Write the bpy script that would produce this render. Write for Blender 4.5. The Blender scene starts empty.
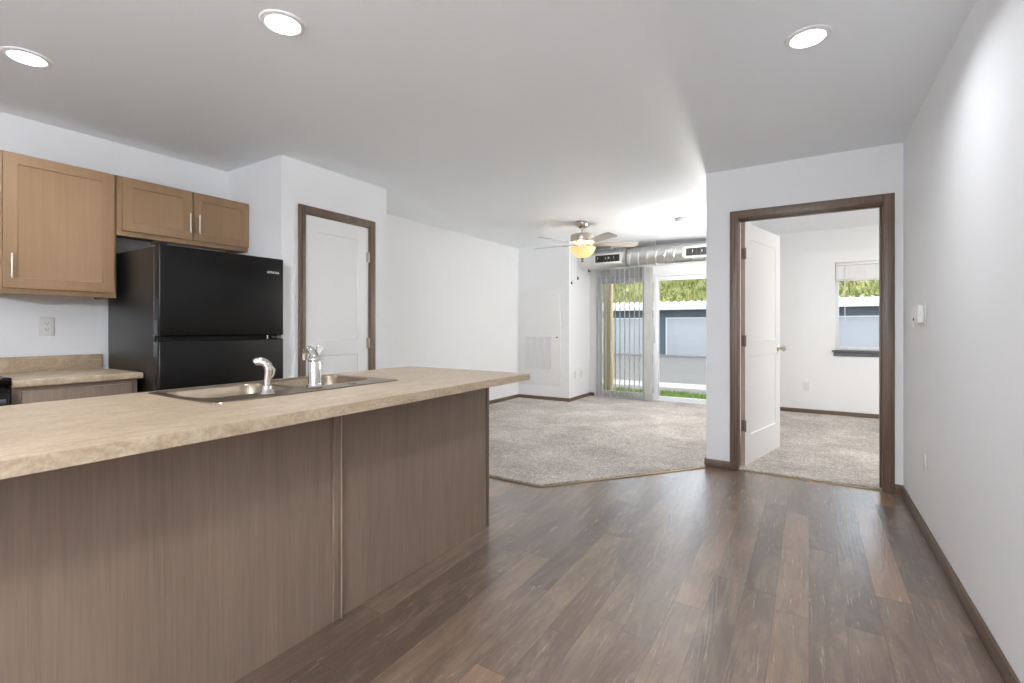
import bpy, bmesh, math, random
from mathutils import Vector, Matrix
random.seed(7)
S = bpy.context.scene
COL = S.collection
PI = math.pi

# ------------------------------------------------------------------ camera
cam_d = bpy.data.cameras.new('camera')
cam = bpy.data.objects.new('camera', cam_d)
COL.objects.link(cam)
F_PX = 478.0
cam_d.sensor_width = 36.0
cam_d.lens = F_PX / 1024 * 36.0
cam_d.shift_y = -14.5 / 1024
cam_d.clip_start = 0.05
cam_d.clip_end = 500
YAW = math.atan((809 - 512) / F_PX)
cam.location = (0, 0, 1.161)
cam.rotation_euler = (PI / 2, 0, YAW)
S.camera = cam

# ------------------------------------------------------------------ world, sun, exposure
LENS_W = 4.0         # radiance of the recessed lamps' lenses
CAN_W = 3.8         # power of each recessed lamp
FAN_W = 1.5         # bulbs inside the fan's bowl, each of three
FILL_BED = 72.0      # radiance of the added fill lamps, all out of view
FILL_LIV = 112.0
FILL_KIT = 345.0
SKY_W = 0.85
SUN_W = 2.0
w = bpy.data.worlds.new('world')
S.world = w
w.use_nodes = True
wn = w.node_tree.nodes
sky = wn.new('ShaderNodeTexSky')
sky.sky_type = 'NISHITA'
sky.sun_disc = False
sky.sun_elevation = math.radians(50)
sky.sun_rotation = math.radians(95)
sky.air_density = 1.0
sky.dust_density = 4.0
bg = wn['Background']
bg.inputs['Strength'].default_value = SKY_W
mxs = wn.new('ShaderNodeMix')
mxs.data_type = 'RGBA'
mxs.inputs[0].default_value = 0.82          # high thin overcast over the blue
mxs.inputs[7].default_value = (1.05, 1.05, 1.07, 1)
w.node_tree.links.new(sky.outputs[0], mxs.inputs[6])
w.node_tree.links.new(mxs.outputs[2], bg.inputs['Color'])
sun_d = bpy.data.lights.new('sun', 'SUN')
sun_d.energy = SUN_W
sun_d.angle = math.radians(12)
sun_d.color = (1.0, 0.96, 0.9)
sun = bpy.data.objects.new('sun', sun_d)
COL.objects.link(sun)
sun.location = (30, 0, 40)
sun.rotation_euler = (math.radians(-12), math.radians(42), 0)
S.view_settings.view_transform = 'Standard'
S.view_settings.look = 'None'
S.view_settings.gamma = 1
S.view_settings.use_curve_mapping = False
S.view_settings.exposure = 1.06
try:
    S.cycles.max_bounces = 14
    S.cycles.diffuse_bounces = 8
    S.cycles.glossy_bounces = 5
    S.cycles.transparent_max_bounces = 16
    S.cycles.caustics_reflective = False
    S.cycles.caustics_refractive = False
    S.cycles.use_denoising = True
    S.cycles.sample_clamp_indirect = 8
except Exception:
    pass


# ------------------------------------------------------------------ materials
def lin(r, g, b):
    f = lambda c: (c / 255 / 12.92) if c <= 10 else ((c / 255 + 0.055) / 1.055) ** 2.4
    return (f(r), f(g), f(b), 1)


class NT:
    """small node helper"""
    def __init__(s, name):
        s.m = bpy.data.materials.new(name)
        s.m.use_nodes = True
        s.t = s.m.node_tree
        s.b = s.t.nodes['Principled BSDF']
        s.out = s.t.nodes['Material Output']

    def n(s, typ, **kw):
        x = s.t.nodes.new(typ)
        for k, v in kw.items():
            setattr(x, k, v)
        return x

    def l(s, a, b):
        s.t.links.new(a, b)

    def put(s, sock, v):
        if hasattr(v, 'is_output'):
            s.l(v, sock)
        else:
            sock.default_value = v

    def coord(s, scale=(1, 1, 1), rot=(0, 0, 0), kind='Object'):
        tc = s.n('ShaderNodeTexCoord')
        mp = s.n('ShaderNodeMapping')
        mp.inputs['Scale'].default_value = scale
        mp.inputs['Rotation'].default_value = rot
        s.l(tc.outputs[kind], mp.inputs[0])
        return mp.outputs[0]

    def pos(s, scale=(1, 1, 1)):
        g = s.n('ShaderNodeNewGeometry')
        mp = s.n('ShaderNodeMapping')
        mp.inputs['Scale'].default_value = scale
        s.l(g.outputs['Position'], mp.inputs[0])
        return mp.outputs[0]

    def math(s, op, a, b=0.0, c=0.0):
        x = s.n('ShaderNodeMath', operation=op)
        s.put(x.inputs[0], a)
        s.put(x.inputs[1], b)
        s.put(x.inputs[2], c)
        return x.outputs[0]

    def noise(s, vec, scale, detail=3, rough=0.55, dist=0.0):
        x = s.n('ShaderNodeTexNoise')
        s.l(vec, x.inputs['Vector'])
        x.inputs['Scale'].default_value = scale
        x.inputs['Detail'].default_value = detail
        x.inputs['Roughness'].default_value = rough
        x.inputs['Distortion'].default_value = dist
        return x.outputs['Fac']

    def ramp(s, fac, stops):
        x = s.n('ShaderNodeValToRGB')
        while len(x.color_ramp.elements) < len(stops):
            x.color_ramp.elements.new(0.5)
        for e, (p, c) in zip(x.color_ramp.elements, stops):
            e.position = p
            e.color = c
        s.l(fac, x.inputs[0])
        return x.outputs[0]

    def mix(s, fac, a, b, mode='MIX'):
        x = s.n('ShaderNodeMix', data_type='RGBA', blend_type=mode, clamp_factor=True)
        s.put(x.inputs[0], fac)
        s.put(x.inputs[6], a)
        s.put(x.inputs[7], b)
        return x.outputs[2]

    def bump(s, h, strength=0.2, dist=0.01):
        x = s.n('ShaderNodeBump')
        x.inputs['Strength'].default_value = strength
        x.inputs['Distance'].default_value = dist
        s.l(h, x.inputs['Height'])
        s.l(x.outputs[0], s.b.inputs['Normal'])

    def set(s, **kw):
        for k, v in kw.items():
            s.put(s.b.inputs[k.replace('_', ' ')], v)
        return s


def plain(name, rgb, rough=0.5, metal=0.0, noise=0.03, nscale=30, bump=0.0, bscale=200, spec=0.5):
    t = NT(name)
    v = t.coord()
    n = t.noise(v, nscale, 3)
    c = lin(*rgb)
    lo = tuple(max(0, x * (1 - noise)) for x in c[:3]) + (1,)
    hi = tuple(min(1, x * (1 + noise)) for x in c[:3]) + (1,)
    t.set(Base_Color=t.ramp(n, [(0.3, lo), (0.7, hi)]), Roughness=rough, Metallic=metal)
    t.b.inputs['Specular IOR Level'].default_value = spec
    if bump:
        t.bump(t.noise(t.coord(), bscale, 2), bump, 0.002)
    return t.m


def emit(name, rgb, strength):
    t = NT(name)
    t.set(Base_Color=lin(230, 230, 228))
    t.b.inputs['Emission Color'].default_value = lin(*rgb)
    t.b.inputs['Emission Strength'].default_value = strength
    return t.m


def wood(name, dark, light, axis=2, rough=0.45, streak=60, bump=0.05):
    t = NT(name)
    sc = [streak, streak, streak]
    sc[axis] = streak * 0.035
    v = t.coord(tuple(sc))
    n1 = t.noise(v, 1.0, 5, 0.65, 0.3)
    sc2 = [9, 9, 9]
    sc2[axis] = 1.2
    n2 = t.noise(t.coord(tuple(sc2)), 1.0, 3, 0.5, 0.6)
    f = t.math('ADD', t.math('MULTIPLY', n1, 0.6), t.math('MULTIPLY', n2, 0.4))
    t.set(Base_Color=t.ramp(f, [(0.32, lin(*dark)), (0.68, lin(*light))]), Roughness=rough)
    t.bump(n1, bump, 0.002)
    return t.m


def laminate(name):
    t = NT(name)
    v = t.pos()
    n1 = t.noise(t.pos((16, 6, 16)), 1.0, 6, 0.65, 1.2)
    n2 = t.noise(v, 85, 4, 0.7, 0.5)
    n3 = t.noise(v, 5, 3, 0.5)
    c = t.ramp(n1, [(0.30, lin(146, 120, 92)), (0.5, lin(174, 150, 120)), (0.70, lin(198, 181, 156))])
    d = t.ramp(n2, [(0.32, lin(122, 106, 92)), (0.60, lin(200, 183, 160))])
    c2 = t.mix(0.35, c, d)
    c3 = t.mix(t.math('MULTIPLY', n3, 0.25), c2, lin(178, 166, 148))
    t.set(Base_Color=c3, Roughness=0.33)
    return t.m


def floor_planks(name, w=0.122, L=1.22):
    t = NT(name)
    g = t.n('ShaderNodeNewGeometry')
    sp = t.n('ShaderNodeSeparateXYZ')
    t.l(g.outputs['Position'], sp.inputs[0])
    xr = t.math('DIVIDE', sp.outputs[0], w)
    row = t.math('FLOOR', xr)
    fx = t.math('FRACT', xr)
    wn1 = t.n('ShaderNodeTexWhiteNoise', noise_dimensions='1D')
    t.l(row, wn1.inputs['W'])
    yy = t.math('ADD', t.math('DIVIDE', sp.outputs[1], L), wn1.outputs['Value'])
    colm = t.math('FLOOR', yy)
    fy = t.math('FRACT', yy)
    cb = t.n('ShaderNodeCombineXYZ')
    t.l(row, cb.inputs[0])
    t.l(colm, cb.inputs[1])
    wn2 = t.n('ShaderNodeTexWhiteNoise', noise_dimensions='3D')
    t.l(cb.outputs[0], wn2.inputs['Vector'])
    pid = wn2.outputs['Value']
    # grain vector: stretched along Y, shifted per plank
    off = t.n('ShaderNodeVectorMath', operation='SCALE')
    t.l(wn2.outputs['Color'], off.inputs[0])
    off.inputs['Scale'].default_value = 37.0
    def gv(sc):
        mp = t.n('ShaderNodeMapping')
        mp.inputs['Scale'].default_value = sc
        t.l(g.outputs['Position'], mp.inputs[0])
        ad = t.n('ShaderNodeVectorMath', operation='ADD')
        t.l(mp.outputs[0], ad.inputs[0])
        t.l(off.outputs[0], ad.inputs[1])
        return ad.outputs[0]
    g1 = t.noise(gv((90, 5, 1)), 1.0, 5, 0.7, 0.6)
    g2 = t.noise(gv((14, 1.6, 1)), 1.0, 4, 0.6, 1.6)
    fg = t.noise(gv((6.5, .75, 1)), 1.0, 2, 0.5, 0.4)
    fig = t.math('ADD', t.math('MULTIPLY', t.math('SINE', t.math('MULTIPLY', fg, 95.0)), 0.5), 0.5)
    base = t.ramp(pid, [(0.0, lin(84, 68, 58)), (0.3, lin(110, 92, 78)), (0.75, lin(124, 105, 90)), (1.0, lin(156, 126, 100))])
    grain = t.ramp(t.math('ADD', t.math('MULTIPLY', g1, 0.45), t.math('ADD', t.math('MULTIPLY', g2, 0.35), t.math('MULTIPLY', fig, 0.12))),
                   [(0.3, lin(125, 120, 116)), (0.5, lin(188, 186, 184)), (0.72, lin(245, 240, 232))])
    c = t.mix(1.0, base, grain, 'MULTIPLY')
    c = t.mix(0.45, base, t.mix(1.0, c, (1.5, 1.5, 1.5, 1), 'MULTIPLY'))
    wear = t.noise(gv((7, 2.2, 1)), 1.0, 6, 0.72, 0.8)
    c = t.mix(t.math('MULTIPLY', t.math('SUBTRACT', wear, 0.5), 1.6), c, lin(172, 150, 130))
    c = t.mix(t.math('MULTIPLY', t.math('SUBTRACT', 0.5, wear), 1.8), c, lin(62, 49, 40))
    # joints
    ex = t.math('MINIMUM', fx, t.math('SUBTRACT', 1.0, fx))
    ey = t.math('MINIMUM', fy, t.math('SUBTRACT', 1.0, fy))
    jx = t.math('LESS_THAN', ex, 0.010)
    jy = t.math('LESS_THAN', ey, 0.0012)
    j = t.math('MAXIMUM', jx, jy)
    c = t.mix(t.math('MULTIPLY', j, 0.55), c, lin(52, 42, 35))
    rg = t.math('ADD', 0.21, t.math('MULTIPLY', g1, 0.10))
    t.set(Base_Color=c, Roughness=rg)
    t.b.inputs['Specular IOR Level'].default_value = 0.8
    t.b.inputs['Coat Weight'].default_value = 0.6
    t.b.inputs['Coat Roughness'].default_value = 0.30
    t.b.inputs['Coat IOR'].default_value = 1.6
    hgt = t.math('SUBTRACT', t.math('MULTIPLY', fig, 0.55), t.math('MULTIPLY', j, 1.2))
    t.bump(hgt, 0.3, 0.002)
    t.l(t.b.inputs['Normal'].links[0].from_socket, t.b.inputs['Coat Normal'])
    return t.m


def carpet_mat(name):
    t = NT(name)
    v = t.pos()
    n1 = t.noise(v, 70, 3, 0.8)
    n2 = t.noise(v, 2.2, 3, 0.6, 0.5)
    n3 = t.noise(v, 38, 3, 0.6)
    f = t.math('ADD', t.math('MULTIPLY', n1, 0.55), t.math('ADD', t.math('MULTIPLY', n3, 0.25), t.math('MULTIPLY', n2, 0.2)))
    c = t.ramp(f, [(0.38, lin(112, 104, 96)), (0.5, lin(190, 181, 173)), (0.62, lin(240, 234, 228))])
    t.set(Base_Color=c, Roughness=0.95)
    t.b.inputs['Specular IOR Level'].default_value = 0.1
    t.b.inputs['Sheen Weight'].default_value = 0.2
    t.bump(t.math('ADD', n1, n3), 0.9, 0.012)
    return t.m


def glass_mat(name):
    t = NT(name)
    tr = t.n('ShaderNodeBsdfTransparent')
    gl = t.n('ShaderNodeBsdfGlossy')
    gl.inputs['Roughness'].default_value = 0.02
    tr.inputs[0].default_value = (0.96, 0.98, 0.97, 1)
    fr = t.n('ShaderNodeFresnel')
    fr.inputs['IOR'].default_value = 1.35
    mx = t.n('ShaderNodeMixShader')
    t.l(fr.outputs[0], mx.inputs[0])
    t.l(tr.outputs[0], mx.inputs[1])
    t.l(gl.outputs[0], mx.inputs[2])
    t.l(mx.outputs[0], t.out.inputs[0])
    return t.m


def vinyl_vane(name, a=(186, 186, 184), b=(206, 206, 204), tr=0.25):
    t = NT(name)
    n = t.noise(t.coord((60, 60, 4)), 1.0, 2)
    c = t.ramp(n, [(0.3, lin(*a)), (0.7, lin(*b))])
    df = t.n('ShaderNodeBsdfDiffuse')
    tl = t.n('ShaderNodeBsdfTranslucent')
    t.l(c, df.inputs[0])
    t.l(c, tl.inputs[0])
    mx = t.n('ShaderNodeMixShader')
    mx.inputs[0].default_value = tr
    t.l(df.outputs[0], mx.inputs[1])
    t.l(tl.outputs[0], mx.inputs[2])
    t.l(mx.outputs[0], t.out.inputs[0])
    return t.m


def siding(name, rgb, pitch, axis_z=True, depth=0.6):
    t = NT(name)
    g = t.n('ShaderNodeNewGeometry')
    sp = t.n('ShaderNodeSeparateXYZ')
    t.l(g.outputs['Position'], sp.inputs[0])
    fz = t.math('FRACT', t.math('DIVIDE', sp.outputs[2 if axis_z else 0], pitch))
    n = t.noise(t.pos((3, 3, 30)), 1.0, 3)
    c = lin(*rgb)
    c0 = tuple(x * 0.93 for x in c[:3]) + (1,)
    t.set(Base_Color=t.ramp(n, [(0.3, c0), (0.7, c)]), Roughness=0.55)
    t.bump(fz, depth, 0.02)
    return t.m


def grass_mat(name, a, b, c3, scale=3.0):
    t = NT(name)
    v = t.pos()
    n1 = t.noise(v, scale, 5, 0.7, 0.4)
    n2 = t.noise(v, scale * 0.16, 3, 0.6)
    f = t.math('ADD', t.math('MULTIPLY', n1, 0.55), t.math('MULTIPLY', n2, 0.45))
    t.set(Base_Color=t.ramp(f, [(0.36, lin(*a)), (0.5, lin(*b)), (0.66, lin(*c3))]), Roughness=0.9)
    t.b.inputs['Specular IOR Level'].default_value = 0.1
    t.bump(n1, 0.8, 0.2)
    return t.m


def wall_mat(name, rgb, bump=0.06, bscale=140, rough=0.6):
    t = NT(name)
    v = t.pos()
    n = t.noise(v, 1.5, 2)
    c = lin(*rgb)
    c0 = tuple(x * 0.985 for x in c[:3]) + (1,)
    t.set(Base_Color=t.ramp(n, [(0.3, c0), (0.7, c)]), Roughness=rough)
    t.b.inputs['Specular IOR Level'].default_value = 0.35
    t.bump(t.noise(v, bscale, 3, 0.6), bump, 0.003)
    return t.m


def steel(name, rgb, rough, aniso_axis=1, brushed=0.15):
    t = NT(name)
    sc = [260, 260, 260]
    sc[aniso_axis] = 6
    n = t.noise(t.coord(tuple(sc)), 1.0, 3)
    t.set(Base_Color=lin(*rgb), Metallic=1.0, Roughness=t.math('ADD', rough, t.math('MULTIPLY', n, brushed)))
    return t.m


M = {}
M['wall'] = wall_mat('wall_paint', (236, 237, 238))
M['ceil'] = wall_mat('ceiling_paint', (242, 246, 250), 0.16, 60, 0.5)
M['floor'] = floor_planks('vinyl_planks')
M['carpet'] = carpet_mat('carpet_pile')
M['trim'] = wood('trim_wood', (84, 67, 54), (116, 96, 79), 2, 0.42, 70)
M['trim_y'] = wood('trim_wood_y', (84, 67, 54), (116, 96, 79), 1, 0.42, 70)
M['trim_x'] = wood('trim_wood_x', (84, 67, 54), (116, 96, 79), 0, 0.42, 70)
M['cab'] = wood('cabinet_wood', (138, 109, 79), (150, 121, 91), 2, 0.42, 40, 0.02)
M['cab_in'] = wood('cabinet_inside', (120, 95, 72), (140, 112, 86), 2, 0.5, 40, 0.02)
M['panel'] = wood('island_panel_wood', (117, 100, 86), (138, 120, 104), 2, 0.5, 120, 0.02)
M['lam'] = laminate('stone_laminate')
M['white'] = plain('white_enamel', (232, 232, 231), 0.38, 0, 0.01)
M['plastic'] = plain('white_plastic', (224, 224, 221), 0.4, 0, 0.01)
M['slot'] = plain('dark_slot', (40, 38, 36), 0.6)
M['black'] = plain('black_enamel', (12, 11, 10), 0.26, 0, 0.1, 20, 0.12, 600, 0.3)
M['black_side'] = plain('black_textured_steel', (16, 15, 14), 0.3, 0, 0.1, 20, 0.2, 700)
M['gasket'] = plain('rubber_gasket', (14, 14, 14), 0.7)
M['nickel'] = steel('brushed_nickel', (196, 188, 178), 0.22)
M['bronze'] = steel('hinge_metal', (142, 128, 114), 0.35)
M['chrome'] = steel('chrome', (206, 203, 200), 0.07, 2, 0.02)
M['steel'] = steel('stainless_steel', (156, 142, 124), 0.26, 1, 0.12)
M['galv'] = steel('galvanised_steel', (222, 222, 222), 0.24, 1, 0.1)
M['brass'] = steel('brass_edging', (158, 140, 114), 0.45)
M['blade'] = wood('fan_blade_wood', (186, 178, 170), (206, 199, 192), 0, 0.45, 50, 0.01)
M['grey_metal'] = plain('grey_metal', (150, 150, 148), 0.45, 0.6)
M['glass'] = glass_mat('window_glass')
M['vane'] = vinyl_vane('vinyl_vane', (188, 188, 186), (206, 206, 204), 0.3)
M['vane_w'] = vinyl_vane('blind_slat_white', (240, 240, 240), (248, 248, 248), 0.12)
M['vinyl'] = plain('white_vinyl', (228, 230, 232), 0.35, 0, 0.01)
M['sill'] = plain('slate_sill', (92, 94, 98), 0.45, 0, 0.05)
M['sidewall'] = siding('blue_grey_siding', (92, 106, 116), 0.16)
M['rollup'] = siding('white_rollup_door', (188, 191, 196), 0.24, True, 0.5)
M['roofm'] = siding('ribbed_metal_roof', (190, 193, 197), 0.45, False, 0.9)
M['fascia'] = plain('dark_fascia', (96, 108, 118), 0.5)
M['asphalt'] = plain('asphalt', (92, 91, 90), 0.9, 0, 0.08, 6, 0.3, 60)
M['concrete'] = plain('concrete', (150, 148, 143), 0.85, 0, 0.05, 4, 0.2, 90)
M['grass'] = grass_mat('hill_grass', (92, 100, 56), (132, 134, 84), (168, 162, 114), 2.4)
M['blade_g'] = grass_mat('lawn_grass', (76, 102, 44), (108, 132, 66), (140, 156, 90), 6.0)
M['leaf'] = grass_mat('bush_leaves', (84, 102, 48), (124, 136, 76), (164, 162, 114), 5.0)
M['post'] = wood('patio_post_wood', (130, 114, 90), (166, 148, 118), 2, 0.7, 40)
M['door_w'] = plain('door_white', (234, 234, 233), 0.32, 0, 0.008)
M['door_edge'] = plain('door_edge_raw', (196, 172, 152), 0.6, 0, 0.05)
M['lens'] = emit('lamp_lens', (244, 248, 255), LENS_W)
M['fill_bed'] = emit('bedroom_fill_glow', (255, 251, 246), FILL_BED)
M['fill_liv'] = emit('living_fill_glow', (255, 252, 248), FILL_LIV)
M['fill_kit'] = emit('kitchen_fill_glow', (244, 248, 255), FILL_KIT)
M['led'] = plain('grey_led', (70, 72, 74), 0.4)
M['coil'] = plain('burner_coil', (34, 32, 31), 0.5, 0.5)


def bowl_mat():
    t = NT('alabaster_bowl')
    n = t.noise(t.coord(), 26, 4, 0.6, 1.0)
    c = t.ramp(n, [(0.3, lin(250, 206, 122)), (0.7, lin(255, 236, 176))])
    t.set(Base_Color=lin(226, 196, 140), Roughness=0.3)
    t.l(c, t.b.inputs['Emission Color'])
    t.b.inputs['Emission Strength'].default_value = 0.32
    return t.m


M['bowl'] = bowl_mat()


# ------------------------------------------------------------------ mesh helpers
class MB:
    def __init__(s):
        s.bm = bmesh.new()

    def box(s, x0, x1, y0, y1, z0, z1, bev=0.0, seg=2):
        if x1 < x0: x0, x1 = x1, x0
        if y1 < y0: y0, y1 = y1, y0
        if z1 < z0: z0, z1 = z1, z0
        r = bmesh.ops.create_cube(s.bm, size=1.0)
        vs = r['verts']
        for v in vs:
            v.co = Vector(((x0 + x1) / 2 + v.co.x * (x1 - x0), (y0 + y1) / 2 + v.co.y * (y1 - y0), (z0 + z1) / 2 + v.co.z * (z1 - z0)))
        if bev > 0:
            es = list({e for v in vs for e in v.link_edges})
            bmesh.ops.bevel(s.bm, geom=es, offset=bev, segments=seg, affect='EDGES', profile=0.5)
        return s

    def lathe(s, prof, c=(0, 0, 0), axis='Z', n=32):
        """prof: list of (r, h) from one end to the other"""
        rings = []
        for r, h in prof:
            ring = []
            if r < 1e-6:
                ring.append(s.bm.verts.new(s._ax(0, 0, h, c, axis)))
            else:
                for i in range(n):
                    a = 2 * PI * i / n
                    ring.append(s.bm.verts.new(s._ax(r * math.cos(a), r * math.sin(a), h, c, axis)))
            rings.append(ring)
        for A, B in zip(rings, rings[1:]):
            for i in range(n):
                j = (i + 1) % n
                if len(A) == 1 and len(B) == 1:
                    continue
                if len(A) == 1:
                    s.bm.faces.new((A[0], B[i], B[j]))
                elif len(B) == 1:
                    s.bm.faces.new((A[i], A[j], B[0]))
                else:
                    s.bm.faces.new((A[i], A[j], B[j], B[i]))
        return s

    @staticmethod
    def _ax(a, b, h, c, axis):
        if axis == 'Z': return Vector((c[0] + a, c[1] + b, c[2] + h))
        if axis == 'X': return Vector((c[0] + h, c[1] + a, c[2] + b))
        return Vector((c[0] + a, c[1] + h, c[2] + b))

    def tube(s, pts, rad, n=12, cap=True):
        pts = [Vector(p) for p in pts]
        rs = rad if isinstance(rad, (list, tuple)) else [rad] * len(pts)
        rings = []
        up = Vector((0, 0, 1))
        prev = None
        for i, p in enumerate(pts):
            d = (pts[min(i + 1, len(pts) - 1)] - pts[max(i - 1, 0)]).normalized()
            if prev is None:
                a = d.cross(up)
                if a.length < 1e-4: a = d.cross(Vector((1, 0, 0)))
            else:
                a = prev - d * prev.dot(d)
            a.normalize()
            prev = a
            b = d.cross(a)
            rings.append([s.bm.verts.new(p + (a * math.cos(2 * PI * k / n) + b * math.sin(2 * PI * k / n)) * rs[i]) for k in range(n)])
        for A, B in zip(rings, rings[1:]):
            for k in range(n):
                j = (k + 1) % n
                s.bm.faces.new((A[k], A[j], B[j], B[k]))
        if cap:
            s.bm.faces.new(rings[0][::-1])
            s.bm.faces.new(rings[-1])
        return s

    def prism(s, poly, d0, d1, plane='XY'):
        """extrude polygon [(a,b)] in plane between d0 and d1 on the third axis"""
        def P(a, b, d):
            return {'XY': (a, b, d), 'YZ': (d, a, b), 'XZ': (a, d, b)}[plane]
        A = [s.bm.verts.new(P(a, b, d0)) for a, b in poly]
        B = [s.bm.verts.new(P(a, b, d1)) for a, b in poly]
        s.bm.faces.new(A[::-1])
        s.bm.faces.new(B)
        n = len(poly)
        for i in range(n):
            s.bm.faces.new((A[i], A[(i + 1) % n], B[(i + 1) % n], B[i]))
        return s

    def grid_panels(s, W, H, T, panels, depth, slope, both=True):
        """slab in x (0..W), z (0..H); front at y=0, back at y=T; recessed panels (x0,x1,z0,z1)"""
        xs = sorted({0, W} | {v for p in panels for v in p[:2]})
        zs = sorted({0, H} | {v for p in panels for v in p[2:]})
        for side in (0, 1):
            y = 0 if side == 0 else T
            dd = depth if side == 0 else -depth
            def Q(*p):
                vs = [s.bm.verts.new(q) for q in p]
                s.bm.faces.new(vs if side == 0 else vs[::-1])
            for i in range(len(xs) - 1):
                for k in range(len(zs) - 1):
                    a, b, c, d = xs[i], xs[i + 1], zs[k], zs[k + 1]
                    isp = any(abs(p[0] - a) < 1e-6 and abs(p[1] - b) < 1e-6 and abs(p[2] - c) < 1e-6 and abs(p[3] - d) < 1e-6 for p in panels)
                    if not isp or (side == 1 and not both):
                        Q((a, y, c), (b, y, c), (b, y, d), (a, y, d))
                    else:
                        e = slope
                        o = [(a, y, c), (b, y, c), (b, y, d), (a, y, d)]
                        m = [(a + e * .35, y + dd * .8, c + e * .35), (b - e * .35, y + dd * .8, c + e * .35), (b - e * .35, y + dd * .8, d - e * .35), (a + e * .35, y + dd * .8, d - e * .35)]
                        q = [(a + e, y + dd, c + e), (b - e, y + dd, c + e), (b - e, y + dd, d - e), (a + e, y + dd, d - e)]
                        for t in range(4):
                            u = (t + 1) % 4
                            Q(o[t], o[u], m[u], m[t])
                            Q(m[t], m[u], q[u], q[t])
                        Q(*q)
        def R(*p):
            s.bm.faces.new([s.bm.verts.new(q) for q in p])
        for i in range(len(xs) - 1):
            R((xs[i], 0, 0), (xs[i], T, 0), (xs[i + 1], T, 0), (xs[i + 1], 0, 0))
            R((xs[i], 0, H), (xs[i + 1], 0, H), (xs[i + 1], T, H), (xs[i], T, H))
        for k in range(len(zs) - 1):
            R((0, 0, zs[k]), (0, 0, zs[k + 1]), (0, T, zs[k + 1]), (0, T, zs[k]))
            R((W, 0, zs[k]), (W, T, zs[k]), (W, T, zs[k + 1]), (W, 0, zs[k + 1]))
        bmesh.ops.remove_doubles(s.bm, verts=s.bm.verts[:], dist=1e-5)
        return s

    def xf(s, mat):
        bmesh.ops.transform(s.bm, matrix=mat, verts=s.bm.verts[:])
        return s

    def build(s, name, mat, parent=None, smooth=True, angle=35, off=None):
        bmesh.ops.recalc_face_normals(s.bm, faces=s.bm.faces[:])
        if parent is not None and off is None:
            p = parent
            o = Vector((0, 0, 0))
            while p is not None:
                o += Vector(p.location)
                p = p.parent
            bmesh.ops.translate(s.bm, vec=-o, verts=s.bm.verts[:])
        if smooth:
            for f in s.bm.faces: f.smooth = True
            for e in s.bm.edges:
                if len(e.link_faces) == 2 and e.calc_face_angle(0) > math.radians(angle):
                    e.smooth = False
        me = bpy.data.meshes.new(name)
        s.bm.to_mesh(me)
        s.bm.free()
        me.materials.append(mat)
        o = bpy.data.objects.new(name, me)
        COL.objects.link(o)
        if parent is not None:
            o.parent = parent
        return o


def tag(o, label, cat, group=None, kind=None):
    o['label'] = label
    o['category'] = cat
    if group: o['group'] = group
    if kind: o['kind'] = kind
    return o


def thing(name, label, cat, loc, group=None, kind=None):
    o = bpy.data.objects.new(name, None)
    o.empty_display_size = 0.1
    COL.objects.link(o)
    o.location = loc
    return tag(o, label, cat, group, kind)


def copy_tree(o, parent=None):
    c = o.copy()
    COL.objects.link(c)
    c.parent = parent
    for ch in list(o.children):
        copy_tree(ch, c)
    return c


def struct(name, mb, mat, label, cat):
    return tag(mb.build(name, mat), label, cat, kind='structure')


# ------------------------------------------------------------------ room dimensions
XR = 0.555           # right wall
YP = 4.24            # partition (bedroom door) wall
XP = -0.728          # partition's free end = living room's right wall
XK = -4.08           # kitchen wall
XL = -4.035          # living room's left wall
XPN = -3.325         # pantry front
YN0, YN1 = 2.11, 3.147
YC = 6.69            # closet front
XC = -3.125          # closet side
YF = 7.51            # outer wall, inner face
YB = -2.2            # wall behind the camera
H = 2.44
T = 0.12
XE = 2.7             # bedroom's far right wall
# openings
DX0, DX1, DZ = -0.486, 0.447, 2.036          # bedroom doorway
PY0, PY1, PZ = 2.303, 2.943, 2.046           # pantry doorway
SX0, SX1, SZ = -3.045, -0.98, 2.0            # sliding door
WX0, WX1, WZ0, WZ1 = 0.29, 1.24, 0.858, 2.0  # bedroom window

# ------------------------------------------------------------------ shell
XO = -4.22
poly = [(XO, YB - T), (XE + T, YB - T), (XE + T, YF + 0.16), (XO, YF + 0.16)]
struct('floor', MB().prism(poly, -0.2, 0.0), M['floor'], 'brown wood-look plank floor of the kitchen and hall', 'floor')
struct('ceiling', MB().prism(poly, H, H + 0.25), M['ceil'], 'flat white ceiling with recessed lamps', 'ceiling')
struct('wall_right', MB().box(XR, XR + T, YB, YP, 0, H), M['wall'], 'long white wall on the right side of the hall', 'wall')
struct('wall_back', MB().box(XO, XR + T, YB - T, YB, 0, H), M['wall'], 'white wall behind the viewpoint', 'wall')
m = MB()
m.box(XP, DX0 - 0.012, YP, YP + T, 0, H)
m.box(DX1 + 0.012, XE + T, YP, YP + T, 0, H)
m.box(DX0 - 0.012, DX1 + 0.012, YP, YP + T, DZ + 0.012, H)
struct('wall_bedroom', m, M['wall'], 'white wall around the brown-framed bedroom doorway', 'wall')
struct('wall_divider', MB().box(XP, XP + T, YP + T, YF, 0, H), M['wall'], 'white wall between living room and bedroom', 'wall')
struct('wall_east', MB().box(XE, XE + T, YP + T, YF, 0, H), M['wall'], 'white far right wall of the bedroom', 'wall')
m = MB()
zt = H
m.box(XO, SX0, YF, YF + 0.16, 0, zt)
m.box(SX0, SX1, YF, YF + 0.16, SZ, zt)
m.box(SX1, WX0, YF, YF + 0.16, 0, zt)
m.box(WX0, WX1, YF, YF + 0.16, 0, WZ0)
m.box(WX0, WX1, YF, YF + 0.16, WZ1, zt)
m.box(WX1, XE + T, YF, YF + 0.16, 0, zt)
struct('wall_front', m, M['wall'], 'white outer wall holding the sliding door and bedroom window', 'wall')
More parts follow.
